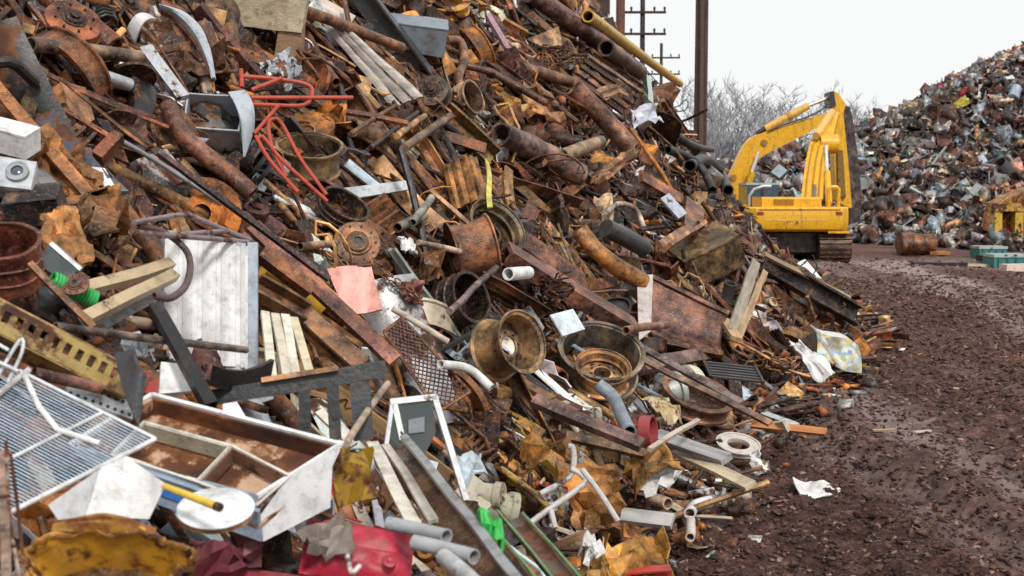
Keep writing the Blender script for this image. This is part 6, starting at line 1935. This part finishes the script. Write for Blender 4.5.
def var_wire():
    out = []
    for i in range(6):
        q, d, pts = V((0, 0, 0)), V((1, 0, 0)), []
        for s in range(46):
            pts.append(q.copy())
            d = (d + V((KR.gauss(0, .45), KR.gauss(0, .45), KR.gauss(0, .3))) - q * 1.5).normalized()
            q = q + V((d.x, d.y, d.z * .5)) * .055
        out.append(MB().tube(pts, KR.choice((.004, .006, .008)), 5).mesh('wire'))
    return out
def var_hose():
    return [MB().tube(smooth_path(bent_path(l, .45, 5), 4), r_, 9, r_ * .25).mesh('hose') for l, r_ in ((.7, .022), (1.0, .03), (.5, .04), (.8, .018))]
def var_box():
    out = []
    for i in range(5):
        a, b, c = KR.uniform(.15, .4), KR.uniform(.12, .28), KR.uniform(.06, .18)
        t = .008
        mb = MB().prism(pf_rect(b, t), a, 4)
        mb.warp(lambda v: v - V((0, 0, c / 2)))
        for s in (-1, 1):
            mb.prism(pf_rect(t, c), a, 4, mat=Matrix.Translation((0, s * (b - t) / 2, 0)))
            mb.box((t, b - 2 * t, c), c=(s * (a - t) / 2, 0, 0))
        out.append(mb.dent(.03, 3.5, i).mesh('box', 25))
    return out
def var_can():
    out = []
    for i, (r_, l) in enumerate(((.05, .14), (.08, .2), (.11, .3), (.06, .26))):
        out.append(MB().lathe([(0, 0), (r_, 0), (r_ * 1.04, .01), (r_, .02), (r_, l * .5), (r_ * .97, l * .52), (r_, l * .54), (r_, l - .01), (r_ * 1.04, l), (r_ * .9, l), (r_ * .9, l - .02), (0, l - .02)], 20).dent(.025, 6, i).mesh('can'))
    return out
def var_leaf():
    out = []
    for l, n in ((.9, 3), (.7, 4), (1.1, 2)):
        mb = MB()
        for k in range(n):
            ll = l * (1 - .2 * k)
            mb.prism(pf_rect(.06, .011), ll, 10, mat=Matrix.Translation((0, 0, -.0125 * k)))
        mb.box((.05, .075, .0125 * n + .012), c=(0, 0, -.0063 * (n - 1)))
        out.append(mb.warp(lambda v: v - V((0, 0, .35 * v.x * v.x))).mesh('leaf', 30))
    return out
def var_axle():
    out = []
    for l, r_ in ((.9, .03), (.6, .025), (1.2, .04)):
        mb = MB().tube([(-l / 2, 0, 0), (-l * .4, 0, 0), (-l * .39, 0, 0), (0, 0, 0), (l * .39, 0, 0), (l * .4, 0, 0), (l / 2, 0, 0)], [r_ * .7, r_ * .7, r_, r_ * 1.15, r_, r_ * .7, r_ * .7], 12)
        for s in (-1, 1):
            mb.lathe([(r_ * .6, -.02), (r_ * 3, -.02), (r_ * 3, .0), (r_ * 1.6, .02), (r_ * .6, .03)], 20, mat=TM((s * l * .42, 0, 0), basis(z=(s, 0, 0))))
        out.append(mb.mesh('axle'))
    return out
def var_plank():
    return [MB().prism(pf_rect(w, t), l, 6).dent(.008, 4, i).mesh('plank', 20) for i, (l, w, t) in enumerate(((.7, .09, .02), (1.0, .07, .03), (.5, .12, .018), (.35, .04, .03), (.9, .05, .05)))]
def var_corr():
    out = []
    for i in range(3):
        w, h = (.45, .35, .6)[i], (.3, .25, .25)[i]
        out.append(MB().sheet(4, 28, lambda u, v: ((u - .5) * w, (v - .5) * h, .012 * math.sin(v * 40) + .05 * math.sin(v * 2 + i)), .004).dent(.03, 2.5, i).mesh('corr', 35))
    return out

BR = ['brown'] * 8 + ['dark'] * 7 + ['redbrown'] * 3 + ['purple'] * 3 + ['tan', 'tan', 'tan', 'olive', 'olive', 'ochre', 'ochre', 'orange', 'charcoal', 'black', 'black']
MX = ['brown', 'brown', 'dark', 'dark', 'purple', 'tan', 'beige', 'olive', 'charcoal', 'black', 'black', 'grey', 'silver', 'bluegrey', 'white', 'white', 'cream', 'ochre']
BRIGHT = ['white', 'white', 'cream', 'grey', 'silver', 'silver', 'bluegrey', 'charcoal', 'black', 'tan', 'brown', 'lightblue', 'red', 'mustard', 'beige']
#        name            phrase              category        variants  weight  palette  tilt
KINDS = [
    ('pipe', 'pipe', 'pipe', var_pipe(), 11, BR + ['grey', 'beige'], .22),
    ('steel_rod', 'thin rod', 'rod', var_rod(), 24, BR + ['grey'], .25),
    ('angle_iron', 'angle iron', 'angle iron', var_prof(pf_angle, [(.6, .06, .008), (.9, .05, .007), (1.3, .07, .009), (.4, .08, .01)]), 20, BR + ['grey'], .18),
    ('steel_channel', 'channel', 'channel', var_prof(pf_channel, [(.6, .09, .05, .009), (.9, .12, .06, .01), (1.2, .08, .05, .008)]), 11, BR, .18),
    ('steel_beam', 'beam', 'beam', var_prof(pf_ibeam, [(.6, .09, .12, .012), (.9, .1, .15, .013), (1.3, .08, .12, .011)]), 5, BR, .15),
    ('flat_bar', 'flat bar', 'bar', var_prof(pf_rect, [(.5, .05, .01), (.8, .06, .012), (1.2, .05, .01), (.7, .09, .008), (1.6, .06, .012)]), 26, BR + ['tan', 'silver', 'grey'], .22),
    ('crumpled_sheet', 'crumpled sheet', 'metal sheet', var_sheet(), 10, MX + BR, .4),
    ('curved_sheet', 'curved sheet', 'metal sheet', var_curved(), 7, BR + MX, .4),
    ('corrugated_sheet', 'corrugated sheet', 'metal sheet', var_corr(), 3, MX, .3),
    ('steel_plate', 'cut plate', 'steel plate', var_plate(), 9, BR + ['grey', 'silver'], .4),
    ('bracket', 'bracket', 'bracket', var_bracket(), 9, BR + ['charcoal'], .6),
    ('steel_ring', 'ring', 'ring', var_hoop(), 2, BR, .5),
    ('pipe_flange', 'round flange', 'flange', var_flange(), 6, BR, .6),
    ('machine_casting', 'machine casting', 'machine part', var_casting(), 11, BR + ['charcoal', 'grey'], .6),
    ('coil_spring', 'coil spring', 'spring', var_spring(), 3, ['dark', 'brown', 'black', 'charcoal'], .3),
    ('wire_coil', 'tangled wire', 'wire', var_wire(), 8, ['brown', 'dark', 'tan', 'black', 'charcoal', 'ochre'], .2),
    ('hose', 'bent hose', 'hose', var_hose(), 4, ['black', 'black', 'charcoal', 'dark'], .2),
    ('open_case', 'open sheet case', 'case', var_box(), 3, MX, .4),
    ('tin_can', 'dented can', 'can', var_can(), 2, MX, .6),
    ('leaf_spring', 'leaf spring', 'leaf spring', var_leaf(), 3, ['brown', 'dark', 'redbrown', 'purple'], .2),
    ('axle_shaft', 'axle shaft', 'axle', var_axle(), 3, ['brown', 'dark', 'redbrown', 'charcoal'], .2),
    ('plank', 'broken board', 'plank', var_plank(), 4, ['wood', 'greywood', 'greywood', 'tan', 'beige'], .2),
]
RUSTY = {'brown', 'dark', 'redbrown', 'purple', 'orange', 'ochre', 'tan', 'olive'}
def mat_for(kind, c):
    if kind == 'plank': return 'wood'
    if kind == 'hose': return 'rubber'
    if c in RUSTY: return 'rust'
    if c in ('grey', 'silver'): return 'steel'
    return 'paint'

# what of the frame the hand-placed pieces take, and how far away
from mathutils.bvhtree import BVHTree
def gather(objs):
    vs, fs, own = [], [], []
    o = 0
    for i, ob in enumerate(objs):
        me = ob.data
        n = len(me.vertices)
        co = np.empty(n * 3, dtype=np.float32); me.vertices.foreach_get('co', co)
        mw = np.array(ob.matrix_world)
        co = co.reshape(-1, 3) @ mw[:3, :3].T + mw[:3, 3]
        vs.append(co)
        ln = len(me.loops)
        li = np.empty(ln, dtype=np.int32); me.loops.foreach_get('vertex_index', li)
        pn = len(me.polygons)
        ls = np.empty(pn, dtype=np.int32); lt = np.empty(pn, dtype=np.int32)
        me.polygons.foreach_get('loop_start', ls); me.polygons.foreach_get('loop_total', lt)
        li = (li + o).tolist()
        fs += [li[a:a + b] for a, b in zip(ls.tolist(), lt.tolist())]
        own += [i] * pn
        o += n
    return BVHTree.FromPolygons(np.concatenate(vs).tolist(), fs), own

bpy.context.view_layer.update()
STEP = 3
land_objs = [o for o in SC.objects if o.type == 'MESH' and o.get('kind') is None and o.name.split('.')[0] not in ('crown', 'trunk')]
tree, own = gather(land_objs)
MASK = np.full((Hh // STEP + 1, W // STEP + 1), -1.0)
for j in range(MASK.shape[0]):
    for i in range(MASK.shape[1]):
        d = ray(i * STEP, j * STEP)
        hit = tree.ray_cast(ORI, d)
        if hit[0] is not None:
            MASK[j, i] = hit[3] * (d.y * _C - d.z * _S)

def root_of(o):
    while o.parent:
        o = o.parent
    return o
LANDPX = []
for o, ph in LAND:
    pts = []
    kids = [o] + list(o.children_recursive)
    for k in kids:
        if k.type == 'MESH':
            for c in k.bound_box:
                pts.append(k.matrix_world @ V(c))
    pr = [project(q) for q in pts]
    pr = [q for q in pr if q]
    if pr:
        x0, x1 = min(q[0] for q in pr), max(q[0] for q in pr)
        y0, y1 = min(q[1] for q in pr), max(q[1] for q in pr)
        LANDPX.append(((x0 + x1) / 2, (y0 + y1) / 2, (x1 - x0) / 2, (y1 - y0) / 2, ph))

DIPX = V((1, -.15, -.9)).normalized()
fillers = []
def fill(n):
    r = random.Random(101)
    wts = [k[4] for k in KINDS]
    tries = 0
    while len(fillers) < n and tries < n * 12:
        tries += 1
        y = 2.6 + 20.5 * r.random() ** 1.15
        tx = float(np.interp(y, _TOE_Y, _TOE_X))
        u = .02 + 7.3 * r.random() ** 1.1
        x = tx - u
        h = max(H(x, y), 0)
        pr = project((x, y, h))
        if pr is None or not (-70 < pr[0] < 1040 and -70 < pr[1] < 640):
            continue
        kd = r.choices(KINDS, wts)[0]
        vi = r.randrange(len(kd[3]))
        me = kd[3][vi]
        nrm = hnorm(x, y)
        if h < .1:
            nrm = V((0, 0, 1))
        if r.random() < .68:
            dx = DIPX - nrm * DIPX.dot(nrm)
            b = nrm.cross(dx)
            a = r.gauss(0, .4)
            xa = dx * math.cos(a) + b * math.sin(a) + nrm * r.gauss(0, kd[6] * .7)
            if r.random() < .5:
                xa = -xa
            rt = basis(xa, nrm + V((r.gauss(0, kd[6]), r.gauss(0, kd[6]), r.gauss(0, kd[6])))) @ Matrix.Rotation(r.choice((0, 0, math.pi / 2, math.pi, -math.pi / 2)) + r.gauss(0, .3), 3, 'X')
        else:
            rt = rand_rot(r, nrm, kd[6])
        s = r.choice((.5, .65, .8, .95, 1.1, 1.3)) * (.86 + .024 * y) * (.8 if u < .4 else 1)
        lift = r.uniform(-.04, .20) if u > .3 else r.uniform(.0, .06)
        m4 = TM((x, y, h + lift), rt, s)
        vs = me.vertices
        st = max(1, len(vs) // 24)
        bad = tot = 0
        near = 1e9
        for k in range(0, len(vs), st):
            q = m4 @ vs[k].co
            pq = project(q)
            if pq is None:
                bad = 99; break
            near = min(near, pq[2])
            tot += 1
            ii, jj = int(round(pq[0] / STEP)), int(round(pq[1] / STEP))
            if 0 <= ii < MASK.shape[1] and 0 <= jj < MASK.shape[0] and 0 < MASK[jj, ii] and pq[2] < MASK[jj, ii] + .01:
                bad += 1
        if near < 2.2 or bad > (.30 if kd[0] in ('steel_rod', 'wire_coil') else .12) * tot:
            continue
        zone = mnoise.noise(V((x * .5, y * .35, 4)))
        pal = kd[5]
        if pr[1] > 330 and pr[0] < 560 and r.random() < .45 and kd[0] not in ('coil_spring', 'wire_coil', 'hose', 'plank'):
            pal = BRIGHT
        elif pr[1] > 400 and r.random() < .4 and kd[0] not in ('coil_spring', 'wire_coil', 'hose', 'plank'):
            pal = BRIGHT + ['orange', 'tan', 'tan']
        cn = r.choice(pal)
        fillers.append((kd, me, m4, cn, jit(C(cn), r, .22), r.random(), r))
fill(4600)
made = []
for kd, me, m4, cn, col, wr, _ in fillers:
    o = new_obj(kd[0], me, M(mat_for(kd[0], cn)), col, None, .15 + .4 * wr, m4)
    made.append((o, kd, cn))

# keep as things of their own only those the camera can see something of
bpy.context.view_layer.update()
tree2, own2 = gather(land_objs + [m[0] for m in made])
hits = {}
pix = {}
for j in range(0, Hh, 2):
    for i in range(0, W, 2):
        if i > 900:
            break
        h_ = tree2.ray_cast(ORI, ray(i, j))
        if h_[0] is not None:
            k = own2[h_[2]] - len(land_objs)
            if k >= 0:
                hits[k] = hits.get(k, 0) + 1
                a = pix.setdefault(k, [0, 0]); a[0] += i; a[1] += j
drop = []
keep = []
count = {}
order = sorted(range(len(made)), key=lambda k: -hits.get(k, 0))
for k in order:
    o, kd, cn = made[k]
    if hits.get(k, 0) < 4 or count.get(kd[0], 0) >= 290:
        drop.append(k)
    else:
        count[kd[0]] = count.get(kd[0], 0) + 1
        keep.append(k)
for k in drop:
    bpy.data.objects.remove(made[k][0])

# a label of its own for each: colour, kind and what it lies next to
used = set(o['label'] for o in SC.objects if 'label' in o)
SIDE = {'l': 'left of the', 'r': 'right of the', 'u': 'above the', 'd': 'below the'}
def side(x, y, L):
    dx, dy = x - L[0], y - L[1]
    ax, ay = dx / (L[2] + 12), dy / (L[3] + 12)
    if abs(ax) > abs(ay):
        return 'r' if ax > 0 else 'l'
    return 'd' if ay > 0 else 'u'
def dist_to(x, y, L):
    return math.hypot(max(abs(x - L[0]) - L[2], 0), max(abs(y - L[1]) - L[3], 0)) + .15 * math.hypot(x - L[0], y - L[1])
for k in keep:
    o, kd, cn = made[k]
    n = hits[k]
    x, y = pix[k][0] / n, pix[k][1] / n
    size = max(o.dimensions)
    sw = 'long' if size > .95 else 'short' if size < .33 else ''
    cw = PAL[cn][1]
    near = sorted(LANDPX, key=lambda L: dist_to(x, y, L))[:9]
    cands = []
    for L in near[:3]:
        cands.append(f"{cw} {kd[1]} just {SIDE[side(x, y, L)]} {L[4]}")
    for L in near[:3]:
        if sw: cands.append(f"{sw} {cw} {kd[1]} just {SIDE[side(x, y, L)]} {L[4]}")
    for a in range(6):
        for b in range(a + 1, 8):
            if b < len(near):
                cands.append(f"{(sw + ' ') if sw else ''}{cw} {kd[1]} {SIDE[side(x, y, near[a])]} {near[a][4]}, {SIDE[side(x, y, near[b])]} {near[b][4]}")
    cands = [c for c in cands if 4 <= len(c.split()) <= 15]
    c = next((c for c in cands if c not in used), None) or next(('smaller ' + c for c in cands if len(c.split()) < 15 and 'smaller ' + c not in used), cands[0])
    used.add(c)
    tag(o, c, kd[2], kd[1] + ' pieces lying on the near heap')

# ---------------- single pieces one can tell apart on the far heap
def far_things():
    r = random.Random(55)
    pool = [k for k in KINDS if k[0] in ('crumpled_sheet', 'curved_sheet', 'open_case', 'tin_can', 'steel_plate', 'machine_casting', 'pipe', 'flat_bar', 'steel_beam', 'plank')]
    seen = set()
    n = 0
    while n < 300:
        x, y = r.uniform(8, 24), r.uniform(36.2, 50)
        h = float(far_np(x, y))
        if h < .1:
            continue
        pr = project((x, y, h + .2))
        if not (735 < pr[0] < 1022 and pr[1] > 30):
            continue
        kd = r.choice(pool)
        cn = r.choice(FARCOL + ['silver', 'bluegrey', 'pink', 'beige'])
        nn = far_normal(x, y)
        sc_ = r.uniform(1.1, 2.6) if kd[0] not in ('pipe', 'flat_bar', 'steel_beam') else r.uniform(1.0, 1.6)
        o = new_obj('far_' + kd[0] if False else kd[0], r.choice(kd[3]), M('paint' if cn not in RUSTY else 'rust'), jit(C(cn), r, .2), None, .2, TM((x, y, h + .25), rand_rot(r, nn, .6), sc_))
        band = 'foot' if h < 1.6 else 'lower slope' if h < 3.2 else 'upper slope' if h < 5 else 'top'
        nearx = 'behind the excavators' if pr[0] < 858 else 'just right of the excavators' if pr[0] < 905 else 'midway to the right edge' if pr[0] < 960 else 'near the right edge'
        big = 'big ' if sc_ > 2.5 else 'small ' if sc_ < 1.6 else ''
        lab = f"{big}{PAL[cn][1]} {kd[1]} on the far heap's {band}, {nearx}"
        t_ = 0
        while (lab in seen) and t_ < 2:
            t_ += 1
            lab = f"{big}{PAL[cn][1]} {kd[1]} on far heap's {band}, {nearx}, " + (('tilted' if abs(o.matrix_basis.to_3x3().col[0].z) > .35 else 'flat') if t_ == 1 else ('turned left' if o.matrix_basis.to_3x3().col[0].y > 0 else 'turned right'))
        seen.add(lab)
        tag(o, lab, kd[2], f'{kd[1]} pieces on the far heap')
        n += 1
        continue
        tag(o, f"{big}{PAL[cn][1]} {kd[1]} on the far heap's {band}, {nearx}", kd[2], f'{kd[1]} pieces on the far heap')
        n += 1
    p = atdist(963, 60, 49.0)
    single('yellow_sheet', MB().sheet(6, 6, lambda u, v: ((u - .5) * .6, (v - .5) * .4, .3 * crease(u, v, 9)), .02), 'paint', (.45, .36, .05), 'yellow crumpled sheet on the left shoulder of the far heap ridge', 'metal sheet', None, .1, V((p.x, p.y, float(far_np(p.x, p.y)) + .45)), basis((1, 0, .6), (0, -.7, .7)), 15)
far_things()
